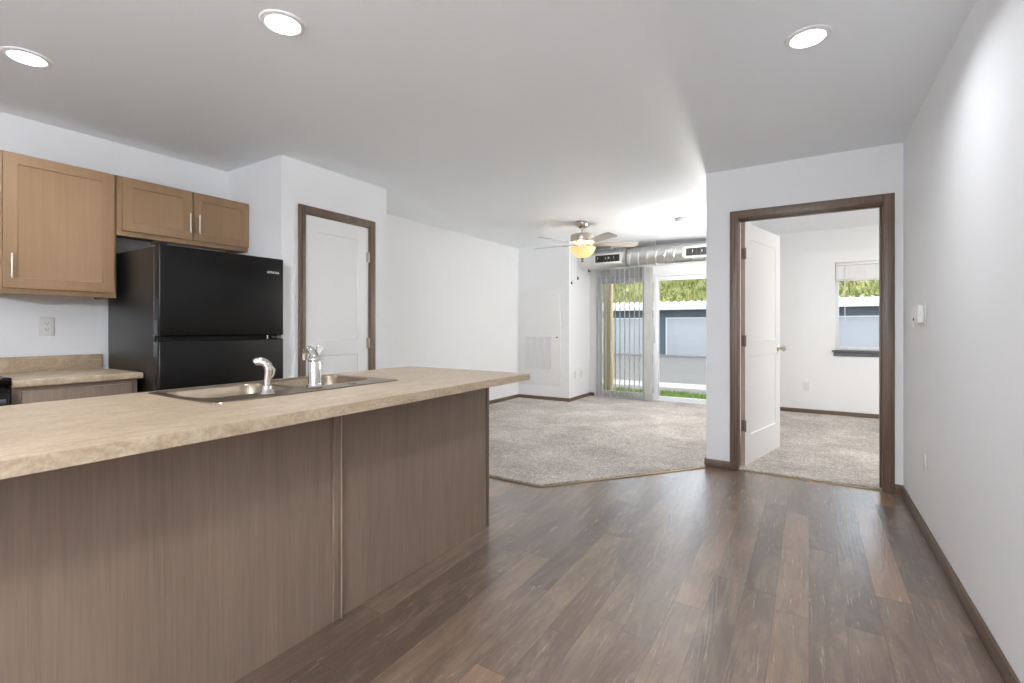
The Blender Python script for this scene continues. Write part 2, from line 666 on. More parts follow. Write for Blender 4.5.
struct('wall_kitchen', MB().box(XO, XK, YB, YN0, 0, H), M['wall'], 'white kitchen wall behind cabinets and refrigerator', 'wall')
struct('wall_left', MB().box(XO, XL, YN1, YF, 0, H), M['wall'], 'white left wall of the carpeted living room', 'wall')
m = MB()
m.box(XO, XPN, YN0, YN0 + 0.1, 0, H)
m.box(XPN - 0.1, XPN, YN0 + 0.1, PY0 - 0.012, 0, H)
m.box(XPN - 0.1, XPN, PY1 + 0.012, YN1, 0, H)
m.box(XPN - 0.1, XPN, PY0 - 0.012, PY1 + 0.012, PZ + 0.012, H)
m.box(XO, XPN - 0.1, YN1 - 0.1, YN1, 0, H)
struct('wall_pantry', m, M['wall'], 'white pantry walls beside the black refrigerator', 'wall')
m = MB()
m.box(XL, XC, YC, YC + 0.1, 0, H)
m.box(XC - 0.1, XC, YC + 0.1, YF, 0, H)
struct('wall_closet', m, M['wall'], 'white boxed-out closet wall with access panel in the living room corner', 'wall')

# carpets
CT = 0.014
def carpet(name, poly, label):
    mb = MB()
    mb.prism(poly, 0.0005, CT)
    return struct(name, mb, M['carpet'], label, 'carpet')

carpet('floor_living', [(XL, 3.147), (XPN, 3.147), (XPN, 3.062), (-1.657, 3.062), (XP - 0.001, 4.20), (XP - 0.001, YF), (XC, YF), (XC, YC), (XL, YC)],
       'beige-grey carpet of the living room with an angled front edge')
carpet('floor_bedroom', [(DX0, YP + 0.03), (DX1, YP + 0.03), (DX1, YP + T), (XE, YP + T), (XE, YF), (XP + T, YF), (XP + T, YP + T), (DX0, YP + T)],
       'beige-grey carpet seen through the bedroom doorway')

# edging strips
m = MB()
def strip(m, p, q, wd, z):
    p = Vector((p[0], p[1], 0)); q = Vector((q[0], q[1], 0))
    d = (q - p).normalized(); n = Vector((-d.y, d.x, 0))
    prof = [(-wd / 2, 0.0005), (-wd / 2, z * .5), (-wd * .25, z), (wd * .25, z), (wd / 2, z * .5), (wd / 2, 0.0005)]
    A = [m.bm.verts.new(p + n * a + Vector((0, 0, b))) for a, b in prof]
    B = [m.bm.verts.new(q + n * a + Vector((0, 0, b))) for a, b in prof]
    for i in range(6):
        j = (i + 1) % 6
        m.bm.faces.new((A[i], A[j], B[j], B[i]))
    m.bm.faces.new(A[::-1]); m.bm.faces.new(B)
strip(m, (XPN, 3.048), (-1.655, 3.048), 0.026, 0.009)
strip(m, (-1.655, 3.048), (XP - 0.002, 4.186), 0.026, 0.009)
struct('trim_1', m, M['brass'], 'brass carpet edging along the angled living room carpet', 'edging strip')
m = MB()
strip(m, (DX0 + .003, YP + 0.016), (DX1 - .003, YP + 0.016), 0.026, 0.009)
struct('trim_2', m, M['brass'], 'brass edging strip across the bedroom threshold', 'edging strip')

# baseboards
CW, CTK = 0.060, 0.016   # casing width and thickness
BH, BT = 0.067, 0.013
def base(name, segs, label, mat):
    m = MB()
    for x0, x1, y0, y1 in segs:
        m.box(x0, x1, y0, y1, 0.0005, BH, 0.003, 2)
    struct(name, m, mat, label, 'baseboard')
base('baseboard_right', [(XR - BT, XR - .0005, YB + .03, YP - .02)], 'brown baseboard along the long right wall', M['trim_y'])
base('baseboard_bedroom', [(XP - BT, DX0 - CW - .0005, YP - BT, YP - .0005)], 'short brown baseboard left of the bedroom doorway', M['trim_x'])
base('baseboard_corner', [(DX1 + CW, XR - .0005, YP - BT, YP - .0005)], 'tiny brown baseboard in the corner right of the bedroom doorway', M['trim_x'])
base('baseboard_divider', [(XP - BT, XP - .0005, YP + .0005, YF - .01)], 'brown baseboard on the living room side of the dividing wall', M['trim_y'])
base('baseboard_front', [(XC + BT, SX0 - .002, YF - BT, YF - .0005), (SX1 + .002, XP - BT, YF - BT, YF - .0005)], 'brown baseboard either side of the sliding door', M['trim_x'])
base('baseboard_closet', [(XL + .0005, XC + BT, YC - BT, YC - .0005), (XC + .0005, XC + BT, YC, YF - .0005)], 'brown baseboard around the boxed-out closet corner', M['trim_x'])
base('baseboard_left', [(XL + .0005, XL + BT, YN1 + .001, YC - BT)], 'brown baseboard on the living room left wall', M['trim_y'])
base('baseboard_window', [(XP + T + .0005, XE - .001, YF - BT, YF - .0005)], 'brown baseboard under the bedroom window', M['trim_x'])
base('baseboard_pantry', [(XPN + .0005, XPN + BT, PY1 + CW, YN1)], 'brown baseboard right of the pantry door', M['trim_y'])

# door casings with jambs
m = MB()
for x0, x1 in ((DX0 - CW, DX0), (DX1, DX1 + CW)):
    m.box(x0, x1, YP - CTK, YP - .0005, 0.0005, DZ + CW, 0.003)
m.box(DX0, DX1, YP - CTK, YP - .0005, DZ, DZ + CW, 0.003)
m.box(DX0 - 0.0115, DX0 + 0.001, YP, YP + T, 0.0005, DZ, 0.001)
m.box(DX1 - 0.006, DX1 + 0.0115, YP, YP + T, 0.0005, DZ, 0.001)
m.box(DX0 - 0.0115, DX1 + 0.0115, YP, YP + T, DZ - 0.006, DZ + 0.0115, 0.001)
# stops
m.box(DX1 - 0.018, DX1 - 0.006, YP + 0.045, YP + 0.08, 0.0005, DZ - .006, 0.001)
m.box(DX0 + .006, DX1 - .006, YP + 0.045, YP + 0.08, DZ - 0.018, DZ - 0.006, 0.001)
for x0, x1 in ((DX0 - CW, DX0), (DX1, DX1 + CW)):
    m.box(x0, x1, YP + T + .0005, YP + T + CTK, CT, DZ + CW, 0.003)
m.box(DX0, DX1, YP + T + .0005, YP + T + CTK, DZ, DZ + CW, 0.003)
struct('trim_3', m, M['trim'], 'dark brown wooden casing around the bedroom doorway', 'door casing')
m = MB()
for y0, y1 in ((PY0 - CW, PY0), (PY1, PY1 + CW)):
    m.box(XPN + .0005, XPN + CTK, y0, y1, 0.0005, PZ + CW, 0.003)
m.box(XPN + .0005, XPN + CTK, PY0, PY1, PZ, PZ + CW, 0.003)
m.box(XPN - .1, XPN, PY0 - 0.0115, PY0 + 0.004, 0.0005, PZ, 0.001)
m.box(XPN - .1, XPN, PY1 - 0.004, PY1 + 0.0115, 0.0005, PZ, 0.001)
m.box(XPN - .1, XPN, PY0 - 0.0115, PY1 + 0.0115, PZ - 0.004, PZ + 0.0115, 0.001)
struct('trim_4', m, M['trim'], 'grey-brown wooden casing around the pantry door', 'door casing')


# ------------------------------------------------------------------ hinged doors
def knob(parent, base_pt, d, mat):
    """round door knob: rose, neck, ball along direction d (unit)"""
    mb = MB()
    mb.lathe([(0, 0), (0.031, 0), (0.031, 0.004), (0.026, 0.009), (0.012, 0.011), (0.011, 0.028), (0.018, 0.034), (0.027, 0.044), (0.0275, 0.054), (0.022, 0.063), (0.01, 0.067), (0, 0.068)], n=24)
    q = Vector((0, 0, 1)).rotation_difference(Vector(d)).to_matrix().to_4x4()
    mb.xf(Matrix.Translation(base_pt) @ q)
    return mb

# pantry door (closed), hinges on its right (larger Y)
pw = PY1 - PY0 - 0.012
d2 = tag(MB().grid_panels(pw, PZ - 0.018, 0.035, [(0.115, pw - 0.115, 0.22, 0.92), (0.115, pw - 0.115, 1.04, PZ - 0.018 - 0.12)], 0.007, 0.016)
         .xf(Matrix.Translation((XPN - 0.004, PY0 + 0.006, 0.010)) @ Matrix.Rotation(PI / 2, 4, 'Z'))
         .build('door_1', M['door_w'], angle=20), 'white two-panel pantry door beside the refrigerator', 'door', kind='structure')
for z in (0.25, 1.02, 1.78):
    mb = MB()
    mb.lathe([(0, -0.045), (0.0065, -0.045), (0.0065, 0.045), (0, 0.045)], (XPN + 0.005, PY1 - 0.003, z), n=12)
    mb.box(XPN - 0.003, XPN + 0.0005, PY1 - 0.03, PY1 - 0.003, z - 0.044, z + 0.044, 0.001)
    mb.build('hinge', M['nickel'], d2)
knob(d2, (XPN - 0.004, PY0 + 0.07, 0.96), (1, 0, 0), M['nickel']).build('knob', M['nickel'], d2)

# bedroom door, swung about 77 degrees into the bedroom
dw, dh = 0.905, 2.012
ang = math.radians(76.5)
dm = Matrix.Translation((DX0 + 0.039, YP + T + 0.003, 0.016)) @ Matrix.Rotation(ang, 4, 'Z')
b = MB().grid_panels(dw, dh, 0.035, [(0.125, dw - 0.125, 0.24, 0.90), (0.125, dw - 0.125, 1.03, dh - 0.13)], 0.008, 0.018)
b.xf(dm)
d3 = tag(b.build('door_2', M['door_w'], angle=20), 'white two-panel bedroom door standing open into the bedroom', 'door', kind='structure')
d3.data.materials.append(M['door_edge'])
ew = dm.to_3x3() @ Vector((-1, 0, 0))
for p in d3.data.polygons:
    if p.normal.dot(ew) > 0.99 and abs((dm.inverted() @ p.center).x) < 0.002:
        p.material_index = 1
for z in (0.33, 1.03, 1.75):
    mb = MB()
    mb.lathe([(0, -0.047), (0.007, -0.047), (0.007, 0.047), (0, 0.047)], (-0.009, -0.005, z), n=12)
    mb.box(-0.0018, 0.0004, 0.002, 0.030, z - 0.045, z + 0.045, 0.0006)
    mb.box(-0.020, -0.010, -0.012, -0.008, z - 0.045, z + 0.045, 0.0006)
    mb.xf(dm)
    mb.build('hinge', M['bronze'], d3)
for sgn, yb in ((-1, 0.0), (1, 0.035)):
    mb = knob(d3, (dw - 0.065, yb, 0.945), (0, sgn, 0), M['nickel'])
    mb.xf(dm)
    mb.build('knob', M['nickel'], d3)
mb = MB().box(dw - 0.0004, dw + 0.0016, 0.006, 0.029, 0.915, 0.975, 0.0005).xf(dm)
mb.build('latch_plate', M['nickel'], d3)

# ------------------------------------------------------------------ sliding glass door
Y0, Y1 = YF + 0.0, YF + 0.13
m = MB()
FW = 0.055
m.box(SX0 + .002, SX0 + FW, Y0 - .012, Y1, 0.001, SZ - .002, 0.004)
m.box(SX1 - FW, SX1 - .002, Y0 - .012, Y1, 0.001, SZ - .002, 0.004)
m.box(SX0 + FW, SX1 - FW, Y0 - .012, Y1, SZ - FW, SZ - .002, 0.004)
m.box(SX0 + FW, SX1 - FW, Y0 - .012, Y1, 0.001, 0.030, 0.003)
m.box(SX0 + FW, SX1 - FW, Y0 + .045, Y0 + .055, 0.028, 0.042, 0.001)
sl = tag(m.build('door_3', M['vinyl']), 'white framed sliding glass patio door in the living room', 'sliding door', kind='structure')
def sash(x0, x1, y0, y1, z0, z1, st, top, bot, nm, par):
    q = MB()
    q.box(x0, x0 + st, y0, y1, z0, z1, 0.004)
    q.box(x1 - st, x1, y0, y1, z0, z1, 0.004)
    q.box(x0 + st, x1 - st, y0, y1, z1 - top, z1, 0.004)
    q.box(x0 + st, x1 - st, y0, y1, z0, z0 + bot, 0.004)
    o = q.build(nm, M['vinyl'], par)
    yc = (y0 + y1) / 2
    MB().box(x0 + st, x1 - st, yc - .003, yc + .003, z0 + bot, z1 - top).build('glass_pane', M['glass'], o, smooth=False)
    return o
xm = -2.03
sash(SX0 + FW, xm + .035, Y0 + .005, Y0 + .043, 0.031, SZ - FW - .001, 0.075, 0.075, 0.085, 'sliding_panel', sl)
sash(xm - .03, SX1 - FW, Y0 + .060, Y0 + .098, 0.031, SZ - FW - .001, 0.062, 0.06, 0.05, 'fixed_panel', sl)
mb = MB().tube([(xm + .004, Y0 + .004, 0.92), (xm + .004, Y0 - .028, 0.94), (xm + .004, Y0 - .028, 1.14), (xm + .004, Y0 + .004, 1.16)], 0.008, 10)
mb.build('pull_handle', M['vinyl'], sl)

# ------------------------------------------------------------------ bedroom window
m = MB()
fy0, fy1 = YF + 0.06, YF + 0.13
fw = 0.045
m.box(WX0 + .001, WX0 + fw, fy0, fy1, WZ0 + .001, WZ1 - .001, 0.004)
m.box(WX1 - fw, WX1 - .001, fy0, fy1, WZ0 + .001, WZ1 - .001, 0.004)
m.box(WX0 + fw, WX1 - fw, fy0, fy1, WZ1 - fw, WZ1 - .001, 0.004)
m.box(WX0 + fw, WX1 - fw, fy0, fy1, WZ0 + .001, WZ0 + fw, 0.004)
win = tag(m.build('window_1', M['vinyl']), 'white framed bedroom window with slate-grey sill', 'window', kind='structure')
MB().box(WX0 + fw, WX1 - fw, fy0 + .03, fy0 + .036, WZ0 + fw, WZ1 - fw).build('glass_pane', M['glass'], win, smooth=False)
mb = MB()
mb.box(WX0 - .035, WX1 + .035, YF - .035, YF - .0005, WZ0 - .022, WZ0 + .002, 0.004)
mb.box(WX0 - .02, WX1 + .02, YF - .016, YF - .0005, WZ0 - .075, WZ0 - .022, 0.003)
mb.box(WX0 + .001, WX1 - .001, YF - .0005, fy0, WZ0 + .0005, WZ0 + .004, 0.001)
mb.build('window_sill', M['sill'], win)

bl = thing('window_blind', 'white blind pulled up at the top of the bedroom window', 'blind', (0.75, YF + .03, WZ1))
MB().box(WX0 + .006, WX1 - .006, YF + .004, YF + .045, WZ1 - .042, WZ1 - .002, 0.004).build('headrail', M['plastic'], bl)
mb = MB()
nz = 30
for i in range(nz):
    z = WZ1 - .045 - (i + .5) * 0.0058
    mb.box(WX0 + .01, WX1 - .01, YF + .008 + (i % 2) * .0015, YF + .036 + (i % 2) * .0015, z - .00285, z + .00285)
mb.build('slat_stack', M['vane_w'], bl)
MB().box(WX0 + .01, WX1 - .01, YF + .01, YF + .034, WZ1 - .246, WZ1 - .222, 0.004).build('bottom_rail', M['plastic'], bl)
MB().tube([(0.392, YF - .004, WZ1 - .02), (0.393, YF - .006, 1.6), (0.394, YF - .006, 1.235)], 0.005, 8).build('wand', M['plastic'], bl)

# ------------------------------------------------------------------ vertical blinds
vb = thing('vertical_blind', 'grey-white vertical blind half drawn across the sliding door', 'blind', (-2.6, YF - .06, 2.1))
mb = MB()
hz = 2.105
prof = [(YF - .10, hz), (YF - .10, hz + .045), (YF - .085, hz + .058), (YF - .045, hz + .058), (YF - .035, hz + .045), (YF - .035, hz)]
mb.prism(prof, XC + .012, -0.76, 'YZ')
mb.build('headrail', M['plastic'], vb)
mb = MB().box(XC + .004, XC + .026, YF - .104, YF - .030, hz - .03, hz + .062, 0.006)
mb.build('end_bracket', M['grey_metal'], vb)
for i in range(2):
    MB().box(-2.4 + i * 1.1, -2.37 + i * 1.1, YF - .075, YF - .0005, hz + .0585, hz + .066, 0.002).build('wall_bracket', M['plastic'], vb)
vz0, vz1 = 0.035, hz - .02
def vane(x, rot, first=None):
    mb = MB()
    n = 6
    W = 0.089
    loops = []
    for z in (0, vz1 - vz0):
        fr = []
        bk = []
        for k in range(n + 1):
            u = -W / 2 + W * k / n
            bow = 0.006 * (1 - (2 * k / n - 1) ** 2)
            fr.append((bow, u, z))
            bk.append((bow + .0012, u, z))
        loops.append([mb.bm.verts.new(p) for p in fr + bk[::-1]])
    A, B = loops
    N = len(A)
    for i in range(N):
        j = (i + 1) % N
        mb.bm.faces.new((A[i], A[j], B[j], B[i]))
    mb.bm.faces.new(A[::-1]); mb.bm.faces.new(B)
    return mb
proto = None
vpos = [(-2.975 + .0785 * i, -9) for i in range(10)]
vpos += [(-2.20, 8), (-2.155, 40), (-2.122, 66), (-2.104, 74)]
for x, a in vpos:
    if proto is None:
        proto = vane(0, 0).build('vane', M['vane'], vb, off=True, angle=50)
        v = proto
        hook = MB().tube([(0.003, 0, vz1 - vz0 - .002), (0.003, 0, vz1 - vz0 + .021)], 0.006, 8).build('vane_clip', M['plastic'], proto, off=True)
        wt = MB().box(-.002, .010, -.040, .040, 0.0, 0.035, 0.001).build('vane_weight', M['vane'], proto, off=True)
    else:
        v = copy_tree(proto, vb)
    v.location = (x + 2.6, YF - .068 - (YF - .06), vz0 - 2.1)
    v.rotation_euler = (0, 0, -math.radians(a))
mb = MB()
for k in range(len(vpos) - 1):
    mb.tube([(vpos[k][0] + .003, YF - .105, vz0 + .018), ((vpos[k][0] + vpos[k + 1][0]) / 2, YF - .105, vz0 + .010), (vpos[k + 1][0] + .003, YF - .105, vz0 + .018)], 0.0016, 6)
mb.build('bottom_chain', M['plastic'], vb)

# ------------------------------------------------------------------ spiral duct
DZC, DYC, DR = 2.225, 7.17, 0.135
du = thing('spiral_duct', 'round spiral ribbed metal air duct under the living room ceiling', 'air duct', (-2.0, DYC, DZC))
mb = MB()
nx, na = 420, 48
x0, x1 = XC + .001, XP - .001
pitch = 0.128
rings = []
for i in range(nx + 1):
    x = x0 + (x1 - x0) * i / nx
    ring = []
    for k in range(na):
        a = 2 * PI * k / na
        ph = ((x - x0) / pitch + k / na) % 1.0
        r = DR + (0.007 if ph < 0.09 else 0.0) + (0.0012 if 0.36 < ph < .40 or .66 < ph < .70 else 0)
        ring.append(mb.bm.verts.new((x, DYC + r * math.cos(a), DZC + r * math.sin(a))))
    rings.append(ring)
for A, B in zip(rings, rings[1:]):
    for k in range(na):
        j = (k + 1) % na
        mb.bm.faces.new((A[k], A[j], B[j], B[k]))
mb.build('duct_pipe', M['galv'], du, angle=60)
mb = MB()
mb.lathe([(DR + .003, -.018), (DR + .008, -.016), (DR + .008, .016), (DR + .003, .018)], (-2.35, DYC, DZC), 'X', 48)
mb.build('coupling', M['grey_metal'], du)
mb = MB()
for xx in (-2.62, -1.95, -0.95):
    mb = MB()
    mb.box(xx - .012, xx + .012, DYC - .004, DYC + .004, DZC + DR, H - .001)
    mb.lathe([(DR + .0042, -.012), (DR + .006, -.012), (DR + .006, .012), (DR + .0042, .012)], (xx, DYC, DZC), 'X', 48)
    mb.build('hanger', M['galv'], du)
def register(xa, xb, za, zb):
    yy = DYC - DR - .014
    q = MB()
    t = 0.024
    q.box(xa, xb, yy, yy + .05, zb - t, zb, 0.002)
    q.box(xa, xb, yy, yy + .05, za, za + t, 0.002)
    q.box(xa, xa + t, yy, yy + .05, za + t, zb - t, 0.002)
    q.box(xb - t, xb, yy, yy + .05, za + t, zb - t, 0.002)
    o = q.build('vent', M['plastic'], du)
    MB().box(xa + t, xb - t, yy + .009, yy + .0125, za + t, zb - t).build('vent_opening', M['slot'], o)
    q = MB()
    n = 7
    for i in range(n):
        xx = xa + t + (xb - xa - 2 * t) * (i + .5) / n
        q.box(xx - .0015, xx + .0015, yy + .002, yy + .0085, za + t, zb - t)
    q.build('louver', M['led'], o)
register(-2.86, -2.42, 2.138, 2.295)
register(-1.50, -1.06, 2.138, 2.295)

# ------------------------------------------------------------------ closet access panel
ap = thing('access_panel', 'flush white access panel with return air grille on the closet wall', 'access panel', (-3.64, YC, 0.23))
mb = MB().box(-4.018, -3.27, YC - .014, YC - .0005, 0.245, 1.735, 0.003)
mb.build('panel', M['white'], ap)
mb = MB()
gx0, gx1, gz0, gz1 = -3.915, -3.415, 0.475, 1.025
mb.box(gx0, gx1, YC - .0185, YC - .0142, gz0, gz0 + .02, 0.001)
mb.box(gx0, gx1, YC - .0185, YC - .0142, gz1 - .02, gz1, 0.001)
for i in range(5):
    xx = gx0 + (gx1 - gx0 - .018) * i / 4
    mb.box(xx, xx + .018, YC - .0185, YC - .0142, gz0 + .02, gz1 - .02, 0.001)
gr = mb.build('return_grille', M['white'], ap)
mb = MB()
n = 38
for i in range(n):
    z = gz0 + .02 + (gz1 - gz0 - .04) * (i + .5) / n
    vs = [(gx0 + .01, YC - .0170, z - .003), (gx1 - .01, YC - .0170, z - .003), (gx1 - .01, YC - .0143, z + .006), (gx0 + .01, YC - .0143, z + .006)]
    mb.bm.faces.new([mb.bm.verts.new(p) for p in vs])
    mb.bm.faces.new([mb.bm.verts.new((p[0], p[1] + .0008, p[2] - .001)) for p in vs[::-1]])
mb.build('grille_slats', plain('grille_grey', (222, 222, 221), 0.5), gr, smooth=False)
MB().lathe([(0, 0), (0.013, 0), (0.013, -.006), (0.008, -.012), (0, -.012)], (-3.325, YC - .0142, 1.0), 'Y', 16).build('latch', M['slot'], ap)


# ------------------------------------------------------------------ electrical plates
def outlet(wall, c, label, group=None, switch=False, scale=1.0):
    """wall: '+X','-X','-Y' = facing direction; c = centre on the wall surface"""
    R = {'-Y': 0, '+X': PI / 2, '-X': -PI / 2}[wall]
    mt = Matrix.Translation(c) @ Matrix.Rotation(R, 4, 'Z')
    o = thing('light_switch' if switch else 'wall_outlet', label, 'switch' if switch else 'outlet', c, group)
    MB().box(-.036, .036, -.0065, -.0005, -.058, .058, 0.0028, 3).xf(mt).build('cover_plate', M['wall' if switch else 'plastic'], o)
    if switch:
        MB().box(-.016, .016, -.0095, -.006, -.033, .033, 0.0015).xf(mt).build('rocker', M['wall'], o)
    else:
        for s in (-1, 1):
            r = MB()
            pts = []
            for k in range(20):
                a = 2 * PI * k / 20
                pts.append((max(-.0145, min(.0145, .0175 * math.cos(a))), s * .0195 + .0135 * math.sin(a)))
            r.prism(pts, -.0085, -.006, 'XZ')
            rr = r.xf(mt).build('receptacle', M['plastic'], o)
            q = MB()
            q.box(-.0075, -.0055, -.0090, -.0084, s * .0195 - .001, s * .0195 + .007)
            q.box(.0055, .0075, -.0090, -.0084, s * .0195 - .001, s * .0195 + .007)
            q.lathe([(0, -.0004), (.0025, -.0004), (.0025, .0004), (0, .0004)], (0, -.0087, s * .0195 - .007), 'Y', 10)
            q.xf(mt).build('slots', M['slot'], rr)
    return o
outlet('+X', (XK, 1.01, 1.165), 'white duplex outlet on the kitchen wall above the backsplash')
outlet('-X', (XR, 3.50, 0.405), 'white outlet low on the long right wall')
outlet('-X', (XR, 3.88, 1.215), 'white light switch beside the thermostat on the right wall', switch=True)
outlet('-Y', (-0.034, YF, 0.37), 'white outlet low on the bedroom wall below the window')
outlet('+X', (XC, 6.90, 0.41), 'white outlet on the closet side wall, nearer the room')
outlet('+X', (XC, 7.15, 0.41), 'white outlet on the closet side wall, nearer the sliding door')

# thermostat
th = thing('thermostat', 'white wall thermostat on the right wall near the bedroom doorway', 'thermostat', (XR, 3.56, 1.235))
MB().box(XR - .006, XR - .0005, 3.475, 3.645, 1.172, 1.296, 0.003).build('back_plate', M['plastic'], th)
MB().box(XR - .034, XR - .0062, 3.505, 3.635, 1.184, 1.286, 0.006, 3).build('housing', M['plastic'], th)
MB().lathe([(0, 0), (.008, 0), (.008, -.004), (0, -.004)], (XR - .0342, 3.615, 1.205), 'X', 14).build('button', M['led'], th)

# smoke detector
sd = thing('smoke_detector', 'round white smoke detector on the living room ceiling', 'smoke detector', (-1.28, 5.82, H))
MB().lathe([(0, -.0005), (.075, -.0005), (.075, -.012), (0.070, -.014), (0, -.014)], (-1.28, 5.82, H), n=32).build('base', M['grey_metal'], sd)
MB().lathe([(0.069, -.0145), (.066, -.030), (.056, -.040), (.030, -.044), (0, -.044)], (-1.28, 5.82, H), n=32).build('cover', plain('detector_grey', (178, 178, 176), 0.5), sd)  # white cover coloured grey, its shading put into the material

# ------------------------------------------------------------------ recessed lamps
def downlight(x, y, label):
    o = thing('recessed_light', label, 'ceiling light', (x, y, H), 'round recessed ceiling lights')
    MB().lathe([(.066, -.002), (.066, -.007), (.072, -.010), (.088, -.006), (.091, -.0005), (.085, -.0005)], (x, y, H), n=40).build('trim_ring', M['white'], o)
    MB().lathe([(0.067, -.0055), (0.062, -.011), (0.045, -.015), (0, -.017)], (x, y, H), n=40).build('lens', M['lens'], o)
    ld = bpy.data.lights.new('downlight', 'AREA')
    ld.shape = 'DISK'
    ld.size = .12
    ld.energy = CAN_W
    ld.spread = math.radians(150)
    ld.color = (.93, .965, 1.0)
    lo = bpy.data.objects.new('bulb', ld)
    COL.objects.link(lo)
    lo.parent = o
    lo.location = (0, 0, -.0185)
    return o
downlight(-3.146, 0.711, 'lit round recessed light at the left end of the kitchen ceiling')
downlight(-1.88, 1.20, 'lit round recessed light over the sink')
downlight(-0.004, 2.48, 'lit round recessed light in front of the bedroom doorway')
downlight(-0.004, -0.6, 'added round recessed light behind the viewpoint over the hall')  # out of view, added because the visible lamps alone were too dim

# added fill lamps, all out of view
def dome(x, y, r, mat, label):
    o = thing('fill_dome', label, 'ceiling light', (x, y, H), 'added fill domes')
    MB().lathe([(0, -.0005), (r, -.0005), (r, -.025), (r - .01, -.028)], (x, y, H), n=40).build('base', M['white'], o)
    MB().lathe([(r - .012, -.026), (r * .86, -.055), (r * .6, -.080), (r * .3, -.090), (0, -.092)], (x, y, H), n=40).build('shade', mat, o)
    return o
dome(1.35, 5.6, .17, M['fill_bed'], 'added flush fill lamp on the bedroom ceiling, out of view')  # unseen lamp added to brighten the bedroom
def globe(x, y, z, r, mat, label):
    o = thing('fill_globe', label, 'ceiling light', (x, y, H), 'added fill globes')
    MB().lathe([(0, H - .0005), (.055, H - .0005), (.055, H - .012), (.03, H - .025), (.006, H - .028), (.006, z + r + .02), (.03, z + r + .018), (.032, z + r - .008), (0, z + r - .008)], (x, y, 0), n=28).build('stem', M['nickel'], o)
    MB().lathe([(max(0, r * math.sin(a)), z + r * math.cos(a)) for a in [PI * k / 20 for k in range(21)]], (x, y, 0), n=36).build('globe', mat, o)
    return o
globe(-.86, 6.1, 1.66, .095, M['fill_liv'], 'added fill globe in the living room, unseen behind the dividing wall')  # lamp added to brighten the living room, hidden by the partition
globe(-.62, -1.85, 1.80, .085, M['fill_kit'], 'added fill globe behind the viewpoint, in place of a flash')  # unseen lamp added where a flash would light the scene

# ------------------------------------------------------------------ ceiling fan
FX, FY = -2.345, 5.40
fan = thing('ceiling_fan', 'five-blade ceiling fan with lit alabaster bowl in the living room', 'ceiling fan', (FX, FY, H))
C = (FX, FY, 0)
MB().lathe([(0, H - .0005), (.072, H - .0005), (.076, H - .012), (.074, H - .035), (.050, H - .070), (.022, H - .082), (0, H - .083)], C, n=32).build('canopy', M['nickel'], fan)
MB().lathe([(.0125, H - .082), (.0125, 2.31), (.028, 2.305), (.030, 2.290), (.0, 2.289)], C, n=20).build('downrod', M['nickel'], fan)
MB().lathe([(0, 2.298), (.06, 2.297), (.125, 2.288), (.143, 2.276), (.146, 2.262), (.146, 2.208), (.140, 2.196), (.118, 2.190), (.098, 2.178), (0, 2.178)], C, n=48).build('motor_housing', M['nickel'], fan)
MB().lathe([(.070, 2.1775), (.074, 2.174), (.062, 2.172), (.030, 2.168), (.026, 2.135), (.026, 2.10), (0.008, 2.095), (.008, 2.00), (0, 2.00)], C, n=32).build('light_fitter', M['nickel'], fan)
mb = MB().lathe([(.150, 2.130), (.158, 2.128), (.157, 2.116), (.147, 2.090), (.126, 2.058), (.092, 2.027), (.050, 2.006), (.012, 2.000), (.012, 2.004), (.049, 2.010), (.090, 2.032), (.122, 2.061), (.141, 2.092), (.150, 2.116), (.150, 2.130)], C, n=48)
mb.build('glass_bowl', M['bowl'], fan, angle=80)
MB().lathe([(0, 2.004), (.020, 1.999), (.022, 1.990), (.012, 1.980), (.012, 1.968), (.017, 1.960), (.012, 1.950), (0, 1.946)], C, n=20).build('finial', M['bronze'], fan)
for k, (dx, dy, z) in enumerate(((-.030, -.055, 1.685), (.004, -.062, 1.735))):
    ch = MB().tube([(FX + dx, FY + dy, 2.17), (FX + dx * 1.9, FY + dy * 1.9, 2.164), (FX + dx * 2.6, FY + dy * 2.55, 2.13), (FX + dx * 2.6, FY + dy * 2.55, z)], 0.0008, 6).build('pull_chain', M['bronze'], fan)
    MB().lathe([(0, .030), (.004, .028), (.009, .012), (.011, .0), (.008, -.010), (0, -.013)], (FX + dx * 2.6, FY + dy * 2.55, z), n=14).build('chain_pull', M['slot'], ch)
# one blade, along +X, then copies
def blade_bm():
    mb = MB()
    out = []
    r0, r1 = 0.195, 0.68
    pts = [(r0, -.050), (r0 + .05, -.056), (r1 - .06, -.070), (r1 - .02, -.066), (r1, -.045), (r1, .045), (r1 - .02, .066), (r1 - .06, .070), (r0 + .05, .056), (r0, .050)]
    mb.prism(pts, -.003, .003)
    return mb
PITCH = Matrix.Rotation(math.radians(-13), 4, 'X')
bm1 = blade_bm().xf(PITCH).xf(Matrix.Translation((0, 0, 2.172 - H)))
bl0 = bm1.build('blade', M['blade'], fan, off=True)
ir = MB()
ir.prism([(0.085, -.016), (0.15, -.012), (.205, -.032), (.265, -.034), (.275, 0), (.265, .034), (.205, .032), (0.15, .012), (0.085, .016)], -.0075, -.0032)
for px, py in ((.215, -.02), (.215, .02), (.255, 0)):
    ir.lathe([(0, -.0105), (.005, -.0098), (.006, -.0075), (0, -.0075)], (px, py, 0), n=10)
ir.xf(PITCH).xf(Matrix.Translation((0, 0, 2.172 - H)))
ir.build('blade_iron', M['nickel'], bl0, off=True)
A0 = YAW + math.radians(3)
for k in range(5):
    b_ = bl0 if k == 0 else copy_tree(bl0, fan)
    b_.rotation_euler = (0, 0, A0 + k * 2 * PI / 5)
